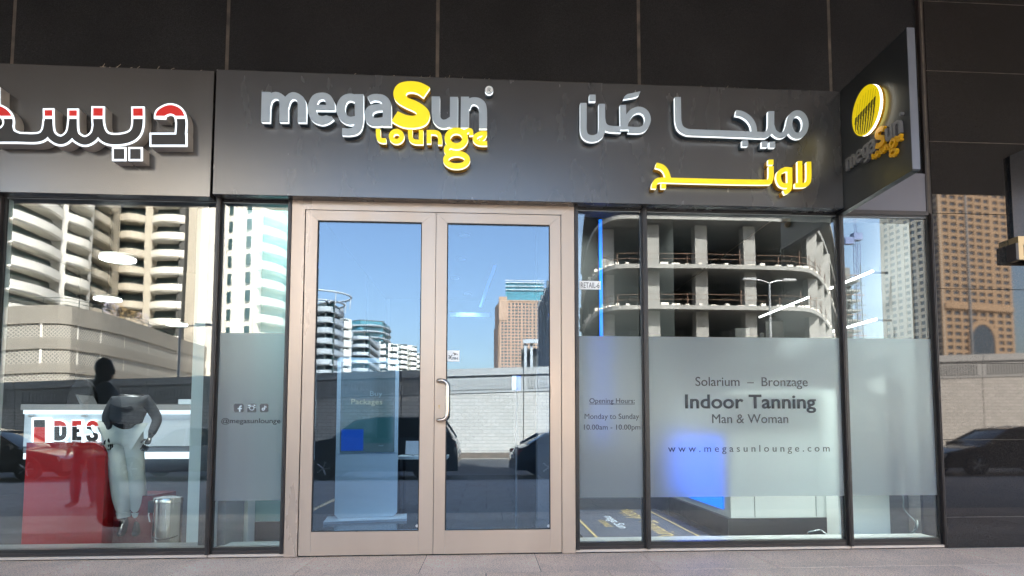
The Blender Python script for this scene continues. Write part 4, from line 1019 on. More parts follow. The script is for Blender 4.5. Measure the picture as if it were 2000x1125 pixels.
bx(X - 0.9, X + 0.9, Y - 0.7, Y + 0.7, zt_, zt_ + 1.4).build('cabin', m, cr)

# street lamps behind the wall
def street_lamp(px, D, top, label, arms):
    X, Y = P2(px, D); t = empty('street_lamp', (X, Y, -0.3), label=label, cat='street lamp', group='street lamps beyond the retaining wall')
    bpy.context.view_layer.update(); m = mat('galvanised_steel', (0.35, 0.36, 0.37), 0.45, 0.6)
    under(MB().cyl((X, Y, -0.3), (X, Y, top), 0.11, 0.06, 10).build('pole', m), t)
    for s_ in arms:
        under(MB().tube([(X, Y, top - 0.05), (X + s_ * 0.5, Y, top + 0.12), (X + s_ * 1.0, Y, top + 0.16)], 0.035, 6).build('arm', m), t)
        under(MB().prism_y([(X + s_ * 0.85, top + 0.1), (X + s_ * 1.65, top + 0.14), (X + s_ * 1.6, top + 0.24), (X + s_ * 0.85, top + 0.26)], Y - 0.14, Y + 0.14).build('lamp_head', m), t)
street_lamp(345, 38, zat(345, 640, 38), 'single street lamp in front of the lattice podium', (1,))
street_lamp(1510, 38, zat(1510, 552, 38), 'double headed street lamp in front of the unfinished building', (-1, 1))
street_lamp(1905, 38, zat(1905, 352, 38), 'tall street lamp mirrored in the granite in front of the ochre tower', (-1,))

# parked cars
M['tyre'] = mat('tyre_rubber', (0.02, 0.02, 0.02), 0.8); M['rim'] = mat('alloy_rim', (0.5, 0.5, 0.5), 0.3, 0.9)
M['carglass'] = mat('car_glass', (0.015, 0.02, 0.022), 0.04, ior=1.7)
def loft(rings):
    b = MB(); n = len(rings[0]); vs = [p for r in rings for p in r]
    fs = [(i * n + k, i * n + (k + 1) % n, (i + 1) * n + (k + 1) % n, (i + 1) * n + k) for i in range(len(rings) - 1) for k in range(n)]
    fs += [tuple(range(n - 1, -1, -1)), tuple(range((len(rings) - 1) * n, len(rings) * n))]
    return b.add(vs, fs)
def car(x, y, L, H, paint, label, rz=0.0, suv=False, flip=1):
    t = empty('parked_car', (x, y, -0.35), label=label, cat='car', group='cars parked in a row across the street'); t.rotation_euler.z = rz
    W = 0.92; zb = H * 0.60; pm = mat('car_paint', paint, 0.25, coat=1.0, metal=0.2)
    prof = ([(0, .42, .80), (.03, .50, .86), (.12, .60, .95), (.25, .66, 1.0), (.5, .66, 1.0), (.80, .67, 1.0), (.95, .66, .94), (.99, .6, .86), (1, .45, .8)] if suv else
            [(0, .40, .78), (.03, .47, .86), (.14, .55, .95), (.28, .62, 1.0), (.5, .64, 1.0), (.72, .66, 1.0), (.90, .66, .95), (.98, .58, .86), (1, .42, .78)])
    rings = []
    for s, zt, wf in prof:
        X = flip * (s - 0.5) * L; w_ = W * wf; z = zt * H; rings.append([(X, -w_ * .92, .24), (X, -w_, .40), (X, -w_, z * .82), (X, -w_ * .93, z), (X, 0, z + .04), (X, w_ * .93, z), (X, w_, z * .82), (X, w_, .40), (X, w_ * .92, .24)])
    b = loft(rings); o = b.build('body', pm, t, smooth=True)
    gp = ([(.24, .66, .86, .0), (.36, .93, .78, 1), (.5, .985, .76, 1), (.75, .985, .75, 1), (.90, .93, .73, 1), (.965, .67, .84, .0)] if suv else
          [(.26, .63, .86, 0), (.42, .94, .74, 1), (.52, 1.0, .72, 1), (.66, .98, .72, 1), (.80, .86, .74, 1), (.92, .67, .84, 0)])
    rings = []
    for s, zt, wf, _ in gp:
        X = flip * (s - 0.5) * L; z = zt * H; rings.append([(X, -W * .88, zb), (X, -W * wf, z - .03), (X, -W * wf * .8, z), (X, W * wf * .8, z), (X, W * wf, z - .03), (X, W * .88, zb)])
    loft(rings).build('windows', M['carglass'], t, smooth=True)
    rr_ = []
    for s, zt, wf, k in gp[1:-1]:
        X = flip * (s - 0.5) * L; z = zt * H; rr_.append([(X, -W * wf * 1.01, z - .055), (X, -W * wf * .97, z + .005), (X, 0, z + .035), (X, W * wf * .97, z + .005), (X, W * wf * 1.01, z - .055)])
    loft(rr_).build('roof', pm, t, smooth=True)
    for s in (-1, 1):
        for i0, i1 in ((0, 1), (2, 2), (4, 5)):
            s0, z0, w0, _ = gp[i0]; s1, z1, w1, _ = gp[i1]
            X0 = flip * (s0 - .5) * L; X1 = flip * (s1 - .5) * L
            if i0 == i1: z0 = .62; w0 = .88
            MB().cyl((X0, s * W * (.885 if i0 != 4 else w0) * 1.0, (z0 if i0 != 2 else .62) * H), (X1, s * W * (w1 if i1 != 5 else .885), z1 * H - .03), 0.035, n=6).build('pillar', pm, t)
        for sx in (.19, .80):
            X = flip * (sx - .5) * L; c = (X, s * (W - .12), .335)
            wv = MB().cyl((X, s * (W - .20), .335), (X, s * (W + .02), .335), .335, n=24).build('wheel', M['tyre'], t)
            rm = MB().cyl((X, s * (W + .021), .335), (X, s * (W + .03), .335), .21, n=20).build('rim', M['rail'], wv)
            for k in range(5):
                a = k * 2 * PI / 5; MB().cyl((X, s * (W + .04), .335), (X + .2 * math.cos(a), s * (W + .04), .335 + .2 * math.sin(a)), .022, n=5).build('spoke', M['rim'], wv)
        MB().box(flip * -.487 * L, flip * -.455 * L, s * .50, s * .76, .36 * H, .44 * H).build('headlight', M['white'], t)
        MB().box(flip * .455 * L, flip * .493 * L, s * .50, s * .78, .45 * H, .56 * H).build('tail_light', mat('red_lens', (0.3, 0.01, 0.01), 0.2), t)
        MB().box(flip * -.19 * L, flip * -.225 * L, s * W, s * (W + .16), .60 * H, .68 * H).build('wing_mirror', pm, t)
        MB().box(flip * .02 * L, flip * .05 * L, s * W * 1.002, s * (W + .03), .53 * H, .55 * H).build('door_handle', M['rim'], t)
    bx(flip * .495 * L, flip * .503 * L, -.26, .26, .38 * H, .45 * H).build('number_plate', M['white'], t)
    bx(flip * -.49 * L, flip * -.503 * L, -.26, .26, .26 * H, .33 * H).build('number_plate', M['white'], t)
    return t
X = lambda px, D: P2(px, D)[0]
car((X(-120, 20.5) + X(112, 20.5)) / 2, -14.6, 4.4, 1.45, (0.05, 0.055, 0.06), 'charcoal parked saloon at the far left beside the red counter reflection', flip=-1)
car(-8.6, -14.3, 4.2, 1.5, (0.55, 0.57, 0.60), 'silver parked hatchback mirrored behind the left shop bin', flip=1)
car(-3.1, -14.0, 4.6, 1.80, (0.03, 0.045, 0.06), 'black parked off-roader mirrored in the left door leaf', suv=True, rz=0.03, flip=1)
car(3.0, -14.3, 4.5, 1.50, (0.02, 0.05, 0.09), 'dark blue parked saloon mirrored in the right door leaf', rz=-0.12, flip=-1)
car(16.4, -14.2, 5.2, 1.50, (0.012, 0.012, 0.013), 'black parked saloon mirrored in the polished granite', flip=1)

# ================================================================== interiors
M['dfloor'] = mat('dark_polished_floor', (0.045, 0.05, 0.055), 0.12, noise=0.2, nscale=3)
M['gfloor'] = mat('grey_tile_floor', (0.12, 0.12, 0.12), 0.2, noise=0.1)
M['iwall'] = mat('grey_interior_wall', (0.055, 0.06, 0.062), 0.7, noise=0.06, nscale=1)
M['iwall2'] = mat('slate_interior_wall', (0.05, 0.062, 0.075), 0.6)
M['ceil'] = mat('dark_ceiling', (0.03, 0.035, 0.04), 0.8)
M['wcol'] = mat('white_painted_column', (0.70, 0.76, 0.72), 0.5)
M['tealw'] = mat('teal_wall', (0.20, 0.42, 0.42), 0.5)
M['ledge'] = mat('grey_stone_ledge', (0.17, 0.185, 0.185), 0.4, noise=0.15)
M['wlam'] = mat('white_laminate', (0.74, 0.80, 0.78), 0.35)
bx(-8, -2.42, 0.05, 7.5, -0.05, -0.001).build('shop_floor', M['gfloor'], kind='structure')
bx(-2.34, 4.22, 0.05, 10, -0.05, -0.001).build('lounge_floor', M['dfloor'], kind='structure')
bx(-8, 4.22, 0.3, 10, 4.2, 4.3).build('ceiling', M['ceil'], kind='structure')
bx(-8, -2.42, 7.5, 7.6, 0, 4.2).build('back_wall', M['iwall2'], kind='structure')
bx(-2.34, 4.3, 10, 10.1, 0, 4.2).build('back_wall', M['iwall2'], kind='structure')
bx(-8.1, -8, 0.05, 7.6, 0, 4.2).build('side_wall', M['iwall'], kind='structure')
bx(4.24, 4.3, 0.31, 10, 0, 4.2).build('side_wall', M['iwall'], kind='structure')
bx(-2.44, -2.29, 0.1, 0.55, 0, 4.2).build('partition_end', mat('grey_partition', (0.16, 0.17, 0.17), 0.6), kind='structure')
bx(-2.52, -2.44, 0.1, 10, 0, 4.2).build('partition_wall', M['iwall'], kind='structure')
for a, b in ((-8, -2.43), (-2.33, -1.78), (0.83, 4.2)):
    bx(a, b, 0.06, 0.27, 0.0, 0.092).build('stone_ledge', M['ledge'], kind='structure')

def downlight(x, y, z, label, r=0.05, en=0.0, grp='ceiling downlights in the lounge', col=(1, 0.95, 0.88), st=6.0, size=0.12, spot=None):
    t = empty('ceiling_downlight', (x, y, z), label=label, cat='ceiling light', group=grp)
    o = MB().cyl((0, 0, -0.012), (0, 0, -0.004), r, n=20).build('diffuser', emis('lamp_diffuser', col, st), t)
    MB().lathe((0, 0, -0.016), [(r + 0.001, 0), (r + 0.02, 0.002), (r + 0.02, 0.016), (r + 0.001, 0.015)], 20).build('trim_ring', M['white'], t)
    if en:
        ld = bpy.data.lights.new('lamp_light', 'AREA'); ld.shape = 'DISK'; ld.size = size; ld.energy = en; ld.spread = math.radians(100); ld.color = col
        l = bpy.data.objects.new('lamp_light', ld); C.objects.link(l); l.parent = t; l.location = (0, 0, -0.03)
    return t
# lounge: four downlights seen through the right leaf, the others unseen, added to light the counter and window bays
for (px, py, Y, lb) in ((907, 490, 4.5, 'highest and largest of the four downlights seen through the right door leaf'), (901, 535, 6.0, 'second of the four downlights seen through the right door leaf'), (889, 570, 7.6, 'third of the four downlights, set furthest left'), (913, 598, 9.2, 'lowest and smallest of the four downlights in the right door leaf')):
    x, z = at(px, py, Y); downlight(x, Y, 4.195, lb, r=0.06, en=3)
    o = None
downlight(3.0, 0.42, 4.195, 'unseen downlight added over the front of the white reception counter', en=34, size=0.4)
downlight(3.75, 0.35, 4.195, 'unseen downlight added over the white cabinet at the right end', en=12, size=0.4)
downlight(3.0, 3.0, 4.195, 'unseen downlight added over the rear of the reception counter', en=8, size=0.4)
downlight(1.2, 2.5, 4.195, 'unseen downlight added over the dark welcome mat', en=5, size=0.4)
downlight(-2.05, 0.5, 4.195, 'unseen downlight added over the teal wall left of the doors', en=4.5, col=(0.85, 1, 1), size=0.4)
downlight(-1.3, 1.5, 4.195, 'unseen downlight added above the information kiosk', en=6, col=(0.85, 0.95, 1), size=0.4)

# pane left of the door: grey partition, pale column, teal wall
c = bx(at(470, 900, 0.6)[0], at(487, 900, 0.6)[0], 0.6, 0.8, 0, 4.19).build('pale_column', M['wcol'], label='slim pale column behind the handle pane', cat='column')
w_ = empty('teal_partition', (0, 0, 0), label='teal painted partition with black plinth behind the handle pane', cat='partition')
bx(-2.43, -1.80, 0.95, 1.05, 0.18, 3.4).build('panel', M['tealw'], w_); bx(-2.43, -1.80, 0.93, 1.06, 0, 0.178).build('plinth', M['black'], w_)

# kiosk
kk = empty('information_kiosk', (-1.47, 2.35, 0), label='white freestanding digital kiosk on a flat foot behind the left door leaf', cat='kiosk')
kk.rotation_euler.z = math.radians(14)
kb = MB().prism_y([(-0.37 + .05, 0.03), (0.37 - .05, 0.03), (0.37, 0.08), (0.37, 1.95), (0.34, 1.98), (-0.34, 1.98), (-0.37, 1.95), (-0.37, 0.08)], -0.04, 0.04).build('cabinet', mat('kiosk_white', (0.6, 0.68, 0.7), 0.25), kk)
MB().box(-0.325, 0.325, -0.046, -0.0405, 0.82, 1.92).build('screen', mat('kiosk_screen', (0.02, 0.028, 0.03), 0.08, emit=(0.25, 0.4, 0.42), estr=0.035), kk)
MB().box(-0.30, 0.30, -0.0475, -0.0465, 0.93, 1.45).build('screen_window', mat('kiosk_screen_window', (0.015, 0.03, 0.03), 0.1, emit=(0.1, 0.35, 0.35), estr=0.03), kk)
MB().box(-0.31, -0.05, -0.0490, -0.0480, 0.84, 1.10).build('blue_reflection', emis('kiosk_blue_reflection', (0.01, 0.12, 0.7), 0.05, (0.01, 0.05, 0.2)), kk)  # mirror image of the counter's blue panel, painted as a glowing patch
MB().prism_z([(-0.50, -0.28), (0.46, -0.28), (0.52, 0.2), (-0.44, 0.26)], 0.0, 0.028).build('foot', mat('kiosk_foot', (0.45, 0.5, 0.52), 0.3), kk)
for body, x0, x1, z0, z1, mm in (('Buy', 0.02, 0.17, 1.49, 1.57, emis('screen_text_dark', (0.3, 0.4, 0.4), 0.02, (0.25, 0.3, 0.3))), ('Packages', -0.20, 0.17, 1.385, 1.47, emis('screen_text_tan', (0.5, 0.4, 0.2), 0.09, (0.4, 0.32, 0.16)))):
    obj('lettering', text_mesh(body, x0, x1, z0, z1, -0.049), mm, kk)
# desk with tablets
dk = empty('white_desk', (-0.95, 3.2, 0), label='narrow white desk with black legs behind the left door leaf', cat='desk')
MB().box(-0.25, 0.42, -0.25, 0.3, 0.70, 0.74).build('desk_top', M['wlam'], dk)
for a in ((-0.2, -0.2), (0.37, -0.2), (-0.2, 0.25), (0.37, 0.25)): MB().cyl((a[0], a[1], 0), (a[0], a[1], 0.70), 0.02, n=8).build('leg', M['black'], dk)
for i, (x, lb) in enumerate(((-1.0, 'left of two tablets on stands on the white desk'), (-0.68, 'right of two tablets on stands on the white desk'))):
    t = empty('tablet_stand', (x, 3.15, 0.74), label=lb, cat='tablet')
    MB().add([(-0.1, -0.02, 0.02), (0.1, -0.02, 0.02), (0.1, 0.06, 0.2), (-0.1, 0.06, 0.2), (-0.1, -0.01, 0.02), (0.1, -0.01, 0.02), (0.1, 0.07, 0.2), (-0.1, 0.07, 0.2)], [(0, 1, 2, 3), (7, 6, 5, 4), (0, 4, 5, 1), (1, 5, 6, 2), (2, 6, 7, 3), (3, 7, 4, 0)]).build('screen', mat('tablet_face', (0.4, 0.42, 0.44), 0.3), t)
    MB().tube([(0, 0.07, 0.15), (0, 0.14, 0.05), (0, 0.06, 0.005), (0, -0.06, 0.005)], 0.008, 6).build('support', M['rim'], t)
# poster on a stand behind right leaf
ps = empty('wall_poster', (0, 0, 0), label='small white and blue notice on a slim post behind the right door leaf', cat='notice')
a = at(1000, 762, 2.5); b = at(1017, 734, 2.5)
bx(a[0], (a[0] + b[0]) / 2, 2.5, 2.51, a[1], b[1]).build('white_half', mat('notice_white', (0.8, 0.8, 0.8), 0.5, emit=(1, 1, 1), estr=0.12), ps)
bx((a[0] + b[0]) / 2 + 0.001, b[0], 2.5, 2.51, a[1], b[1]).build('blue_half', mat('notice_blue', (0.1, 0.2, 0.7), 0.5, emit=(0.1, 0.25, 1), estr=0.12), ps)
MB().cyl(((a[0] + b[0]) / 2, 2.53, 0), ((a[0] + b[0]) / 2, 2.53, b[1]), 0.012, n=8).build('post', M['rim'], ps)
pc = bx(0.62, 0.80, 2.2, 2.4, 0, 4.19).build('pale_column', mat('dim_column', (0.16, 0.16, 0.17), 0.6), label='dim square column just inside the right door leaf', cat='column')

# welcome mat
mt = empty('welcome_mat', (0, 0, 0), label='dark navy welcome mat with gold border and lettering behind the opening hours pane', cat='mat')
bx(0.98, 2.30, 0.34, 3.5, 0.0, 0.010).build('mat_sheet', mat('navy_mat', (0.012, 0.018, 0.032), 0.9, noise=0.2), mt)
M['gold'] = mat('gold_print', (0.20, 0.15, 0.05), 0.7, emit=(1, .7, .2), estr=0.01)
for a in ((1.10, 1.125, 0.45, 3.4), (2.15, 2.175, 0.45, 3.4), (1.126, 2.149, 0.45, 0.475), (1.126, 2.149, 3.375, 3.4)): bx(a[0], a[1], a[2], a[3], 0.0105, 0.0125).build('gold_border', M['gold'], mt)
def floor_text(body, x0, x1, y0, y1, m, parent):    # reads along -y (towards the glass)
    me = text_mesh(body, 0, y1 - y0, 0, x1 - x0, 0, half=0.0006)
    me.transform(Matrix(((0, 0, 1, x0), (-1, 0, 0, y1), (0, -1, 0, 0.0118), (0, 0, 0, 1)))); return obj('lettering', me, m, parent)
floor_text('Happy Tanning', 1.72, 2.0, 0.6, 3.15, M['gold'], mt)
floor_text('mega Sun', 1.42, 1.58, 1.35, 2.35, mat('pale_print', (0.3, 0.34, 0.38), 0.7), mt)
floor_text('LOUNGE', 1.33, 1.41, 1.45, 2.0, M['gold'], mt)

# blue strips and counter
M['blue'] = emis('blue_led', (0.0, 0.14, 1.0), 0.22)
x, z = at(1172, 430, 3.0)
bs = empty('led_strip', (0, 0, 0), label='upright blue light strip inside behind the opening hours pane', cat='light strip')
bx(x - 0.022, x + 0.022, 2.97, 2.985, 0.9, z).build('diffuser', M['blue'], bs); bx(x - 0.03, x + 0.03, 2.986, 3.02, 0.88, z + 0.02).build('channel', M['black'], bs)
sw = bx(x - 0.9, 2.6, 3.03, 3.1, 0, 4.19).build('screen_wall', mat('grey_screen_wall', (0.03, 0.034, 0.034), 0.7), label='grey screen wall behind the blue light strip', cat='wall')
ct = empty('reception_counter', (0, 0, 0), label='long white reception counter with a glowing blue side panel and black plinth', cat='counter')
bx(2.50, 3.55, 0.75, 2.95, 0.19, 1.46).build('cabinet', M['wlam'], ct); bx(2.46, 3.55, 0.72, 2.95, 0, 0.188).build('plinth', M['black'], ct)
bx(2.47, 3.56, 0.70, 2.95, 1.461, 1.50).build('counter_top', M['wlam'], ct)
bx(2.485, 2.4985, 0.95, 2.9, 0.26, 1.02).build('blue_panel', M['blue'], ct)
for x in (2.75, 3.40): bx(x, x + 0.006, 0.745, 0.7495, 0.20, 1.455).build('panel_joint', mat('joint_line', (0.2, 0.24, 0.24), 0.6), ct)
bx(3.56, 3.72, 0.76, 2.9, 0, 1.48).build('grey_cabinet', mat('grey_oak', (0.16, 0.155, 0.15), 0.6, noise=0.2, nscale=3, stretch=(1, 1, 8)), label='grey wood cabinet between the reception counter and white cabinet', cat='cabinet')
wc = bx(3.50, 4.03, 0.48, 0.72, 0.0, 1.48).build('white_cabinet', M['wlam'], label='white cabinet behind the rightmost pane', cat='cabinet')
gc = bx(4.04, 4.235, 0.50, 0.7, 0, 1.60).build('grey_wall_end', mat('grey_oak_end', (0.13, 0.13, 0.13), 0.6, noise=0.25, nscale=3, stretch=(1, 1, 8)), label='grey wood wall end right of the white cabinet', cat='panel')
def cable(pts, label, grp='loose cables by the rightmost pane'):
    P = [(at(px, py, 0.4)[0], 0.4 - 0.06 * (i % 2), at(px, py, 0.4)[1]) for i, (px, py) in enumerate(pts)]
    MB().tube([tuple(q) for q in catmull(P, 6)], 0.007, 8).build('cable', mat('grey_cable', (0.20, 0.24, 0.24), 0.5), smooth=True, label=label, cat='cable', group=grp)
cable([(1754, 940), (1757, 972), (1766, 995), (1780, 1018), (1786, 1034), (1778, 1044)], 'dark grey loose cable hanging in front of the white cabinet')
cable([(1796, 940), (1797, 975), (1793, 1000), (1784, 1028), (1781, 1040)], 'pale loose cable hanging in front of the grey wall end')
cable([(1578, 1040), (1590, 1034), (1604, 1036), (1610, 1043)], 'short cable arching over the ledge by the grey wood cabinet')
# wall tubes on the right-hand wall
for z, y0_, y1_, lb in ((2.74, 0.57, 1.42, 'upper front light tube seen through the rightmost pane'), (2.74, 1.96, 3.46, 'upper rear light tube seen through the wide tanning pane'), (2.23, 0.54, 1.39, 'lower front light tube seen through the rightmost pane'), (2.23, 2.05, 2.7, 'lower rear light tube just above the frosted band')):
    t = empty('light_tube', (0, 0, 0), label=lb, cat='light tube', group='white light tubes along the right interior wall')
    MB().cyl((4.0, y0_, z), (4.0, y1_, z), 0.013, n=10).build('tube', emis('tube_white', (1.0, 0.97, 0.92), 0.7), t)
    bx(4.012, 4.2, y0_ + 0.05, y0_ + 0.08, z - 0.01, z + 0.01).build('bracket', M['black'], t); bx(4.012, 4.2, y1_ - 0.08, y1_ - 0.05, z - 0.01, z + 0.01).build('bracket', M['black'], t)
for (p0, p1, py, lb) in ((1436, 1464, 641, 'black loudspeaker at the left of the shelf above the frosted band'), (1484, 1492, 650, 'small black box between the two loudspeakers'), (1495, 1529, 627, 'taller black loudspeaker right of the small box')):
    a = at(p0, py, 1.6); b = at(p1, py, 1.6)
    t = empty('loudspeaker', (0, 0, 0), label=lb, cat='loudspeaker'); bx(a[0], b[0], 1.6, 1.8, 1.95, a[1]).build('body', M['black'], t)
    MB().cyl(((a[0] + b[0]) / 2, 1.598, 2.03), ((a[0] + b[0]) / 2, 1.5945, 2.03), min(0.05, (b[0] - a[0]) * 0.35), n=20).build('cone', M['gasket'], t)
sh = empty('wall_shelf', (0, 0, 0), label='dark shelf carrying the loudspeakers above the reception counter', cat='shelf')
bx(2.7, 3.5, 1.55, 1.85, 1.92, 1.949).build('board', M['black'], sh)
for x in (2.75, 3.44): bx(x, x + 0.02, 1.7, 1.84, 1.501, 1.919).build('upright', M['black'], sh)
cv_ = empty('cove_light', (0, 0, 0), label='faint curved blue cove light seen through the right door leaf', cat='cove light')
pts = [(970, 450), (972, 480), (966, 520), (953, 555), (942, 590), (938, 600)]
P = [(at(px, py, 6.5)[0], 6.5, at(px, py, 6.5)[1]) for px, py in pts]
MB().tube([tuple(q) for q in catmull(P, 5)], 0.03, 6).build('tube', emis('cove_blue', (0.12, 0.3, 1.0), 0.03), cv_)
wb = empty('wall_light_band', (0, 0, 0), label='short level blue light band seen through the right door leaf', cat='light strip')
a = at(878, 618, 9.5); b = at(957, 611, 9.5)
bx(a[0], b[0], 9.5, 9.53, a[1], b[1]).build('band', emis('band_blue', (0.2, 0.3, 1.0), 0.045), wb); bx(a[0] - .02, b[0] + .02, 9.531, 9.6, a[1] - .02, b[1] + .02).build('backing', M['black'], wb)

# left shop
rc = empty('red_counter', (0, 0, 0), label='glossy red service counter with rounded corner inside the left shop', cat='counter')
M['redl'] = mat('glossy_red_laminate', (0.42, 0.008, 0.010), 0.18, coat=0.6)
a = at(42, 1052, 0.62); b = at(207, 864, 0.62)
q = [(a[0], 0.0), (b[0], 0.0)] + [(b[0] - 0.14 + 0.14 * math.cos(t * PI / 16), b[1] - 0.14 + 0.14 * math.sin(t * PI / 16)) for t in range(9)] + [(a[0], b[1])]
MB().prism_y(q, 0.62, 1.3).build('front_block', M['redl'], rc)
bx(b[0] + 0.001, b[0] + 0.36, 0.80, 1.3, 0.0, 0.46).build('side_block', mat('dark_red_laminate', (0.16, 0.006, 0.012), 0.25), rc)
bc = empty('lit_back_counter', (0, 0, 0), label='white back counter with lit edges and DES lettering inside the left shop', cat='counter')
Y1 = 1.9
M['litwhite'] = emis('lit_counter_strip', (0.82, 0.92, 1.0), 0.14); M['panelw'] = mat('lit_counter_panel', (0.5, 0.56, 0.58), 0.35, emit=(0.7, 0.85, 1.0), estr=0.018)
def rect(px0, py0, px1, py1, Y, d, nm, m, par):
    a = at(px0, py1, Y); b = at(px1, py0, Y); return bx(a[0], b[0], Y, Y + d, a[1], b[1]).build(nm, m, par)
rect(45, 809, 372, 872, Y1, 0.4, 'front_panel', M['panelw'], bc)
rect(45, 801, 372, 808.6, Y1 - 0.02, 0.4, 'lit_edge', M['litwhite'], bc)
rect(40, 790, 376, 800.6, Y1 - 0.06, 0.6, 'counter_top', mat('grey_top', (0.28, 0.28, 0.27), 0.3), bc)
rect(45, 872.5, 372, 883.5, Y1 + 0.01, 0.4, 'middle_panel', mat('grey_counter_panel', (0.15, 0.18, 0.2), 0.3), bc)
rect(45, 884, 372, 897, Y1 - 0.02, 0.4, 'lit_edge', M['litwhite'], bc)
a = at(45, 898, Y1); b = at(372, 898, Y1)
bx(a[0], b[0], Y1 + 0.05, Y1 + 0.4, 0, a[1]).build('base_panel', mat('slate_counter_base', (0.10, 0.13, 0.15), 0.3), bc)
sD3 = (0, 690, 3.75)
DY = Y1 - 0.05
des = [[ln(54, (417, 487), (417, 647)), cv(50, (405, 511), (440, 512), (466, 528), (471, 567), (466, 606), (440, 622), (405, 623))],
       [ln(50, (546, 487), (546, 647)), ln(46, (522, 510), (604, 510)), ln(40, (522, 567), (590, 567)), ln(46, (522, 624), (605, 624))],
       [cv(46, (708, 548), (705, 522), (680, 508), (655, 520), (652, 548), (680, 576), (702, 598), (700, 622), (675, 632), (650, 622), (646, 592))],
       [ln(36, (348, 470), (348, 650)), ln(14, (232, 478), (366, 478)), ln(12, (236, 474), (236, 650))]]
for k, pr in enumerate(des):
    full = place(pr, sD3, DY)
    o = obj('letter' if k < 3 else 'logo_frame', stand(fill_mesh('letter', full, 0.018), DY + 0.019), emis('letter_white_edge', (0.9, 0.96, 1.0), 0.2, (0.8, 0.85, 0.9)), bc)
    if k < 3:
        for nm, cl, mm in (('red_face', (lambda X, Y: Y - 534), 'red'), ('dark_face', (lambda X, Y: 537 - Y), 'dark')):
            L = place(pr, sD3, DY, off=1.9, clip=cl)
            if L: obj(nm, stand(fill_mesh(nm, L, 0.001), DY - 0.0012), M[mm], o)
a = at(240 / 3.75, 690 + 540 / 3.75, DY); b = at(330 / 3.75, 690 + 488 / 3.75, DY); bx(a[0], b[0], DY + 0.01, DY + 0.03, a[1], b[1]).build('dark_block', M['dark'], bc)
a = at(240 / 3.75, 690 + 650 / 3.75, DY); b = at(330 / 3.75, 690 + 541 / 3.75, DY); bx(a[0], b[0], DY + 0.01, DY + 0.03, a[1], b[1]).build('red_block', M['red'], bc)
for px in (62, 165):
    a = at(px, 812, Y1 - 0.03); MB().cyl((a[0] - 0.03, Y1 - 0.03, a[1]), (a[0] + 0.03, Y1 - 0.03, a[1]), 0.015, n=12).build('spot_fitting', M['rim'], bc)
ch = empty('office_chair', (0, 0, 0), label='black high backed office chair behind the lit counter of the left shop', cat='chair')
a = at(128, 796, 2.9); b = at(189, 739, 2.9); xm = (a[0] + b[0]) / 2; hw = (b[0] - a[0]) / 2
q = [(xm + hw * math.cos(t * PI / 12), b[1] - 0.36 + 0.36 * math.sin(t * PI / 12)) for t in range(13)] + [(xm - hw, 0.6), (xm + hw, 0.6)]
MB().prism_y(q, 2.9, 2.98).build('backrest', M['gasket'], ch, bevel=0.02); bx(xm - 0.24, xm + 0.24, 2.99, 3.45, 0.45, 0.53).build('seat', M['gasket'], ch)
MB().cyl((xm, 3.2, 0.06), (xm, 3.2, 0.45), 0.03, n=10).build('gas_column', M['rim'], ch)
for k in range(5): MB().cyl((xm, 3.2, 0.08), (xm + 0.28 * math.cos(k * 1.2566), 3.2 + 0.28 * math.sin(k * 1.2566), 0.04), 0.02, n=6).build('foot', M['gasket'], ch)
mo = empty('monitor', (0, 0, 0), label='grey edged monitor standing on the lit back counter', cat='monitor')
a = at(146, 794, 2.1); b = at(164, 771, 2.1)
MB().add([(a[0], 2.1, b[1]), (a[0] + 0.03, 2.08, b[1]), (b[0], 2.1, a[1] + .02), (b[0] - 0.05, 2.12, a[1] + .02), (a[0], 2.4, b[1]), (a[0] + 0.03, 2.4, b[1]), (b[0], 2.4, a[1] + .02), (b[0] - .05, 2.4, a[1] + .02)], [(0, 3, 2, 1), (4, 5, 6, 7), (0, 1, 5, 4), (1, 2, 6, 5), (2, 3, 7, 6), (3, 0, 4, 7)]).build('screen', mat('monitor_grey', (0.3, 0.3, 0.3), 0.4), mo)
bx(b[0] - 0.12, b[0] + 0.02, 2.12, 2.35, a[1] - 0.003, a[1] + 0.015).build('foot', M['gasket'], mo)
cx0 = at(369, 900, 0.36)[0]; cx1 = at(405, 900, 0.36)[0]
bx(cx0, cx1, 0.36, 0.9, 0, 4.19).build('white_column', M['wcol'], label='broad white column beside the mullion inside the left shop', cat='column')
for px, py, lb in ((230, 516, 'largest of the three round hanging lamps in the left shop'), (210, 593, 'middle of the three round hanging lamps in the left shop'), (345, 640, 'smallest of the three round hanging lamps, by the street lamp reflection')):
    D = (2.9 - EYE) * 1300 / (835 - py); x, z = at(px, py, D - 6)
    t = empty('disc_lamp', (x, D - 6, 2.9), label=lb, cat='pendant lamp', group='round disc lamps in the left shop')
    MB().cyl((0, 0, 0), (0, 0, 0.02), 0.17, n=32).build('diffuser', emis('disc_white', (1, 0.98, 0.95), 1.0), t)
    MB().cyl((0, 0, 0.0205), (0, 0, 0.05), 0.172, n=32).build('housing', M['white'], t); MB().cyl((0, 0, 0.05), (0, 0, 1.29), 0.006, n=6).build('cable', M['gasket'], t)
    ld = bpy.data.lights.new('lamp_light', 'AREA'); ld.shape = 'DISK'; ld.size = 0.32; ld.energy = 1.3
    l = bpy.data.objects.new('lamp_light', ld); C.objects.link(l); l.parent = t; l.location = (0, 0, -0.01)
downlight(-2.8, 0.33, 4.195, 'unseen downlight added over the white column and steel bin', en=6, grp='unseen ceiling downlights in the left shop', size=0.4)  # this and the next are unseen fittings added to brighten the shop
downlight(-4.0, 0.5, 4.195, 'unseen downlight added over the red counter', en=3, grp='unseen ceiling downlights in the left shop', size=0.4)
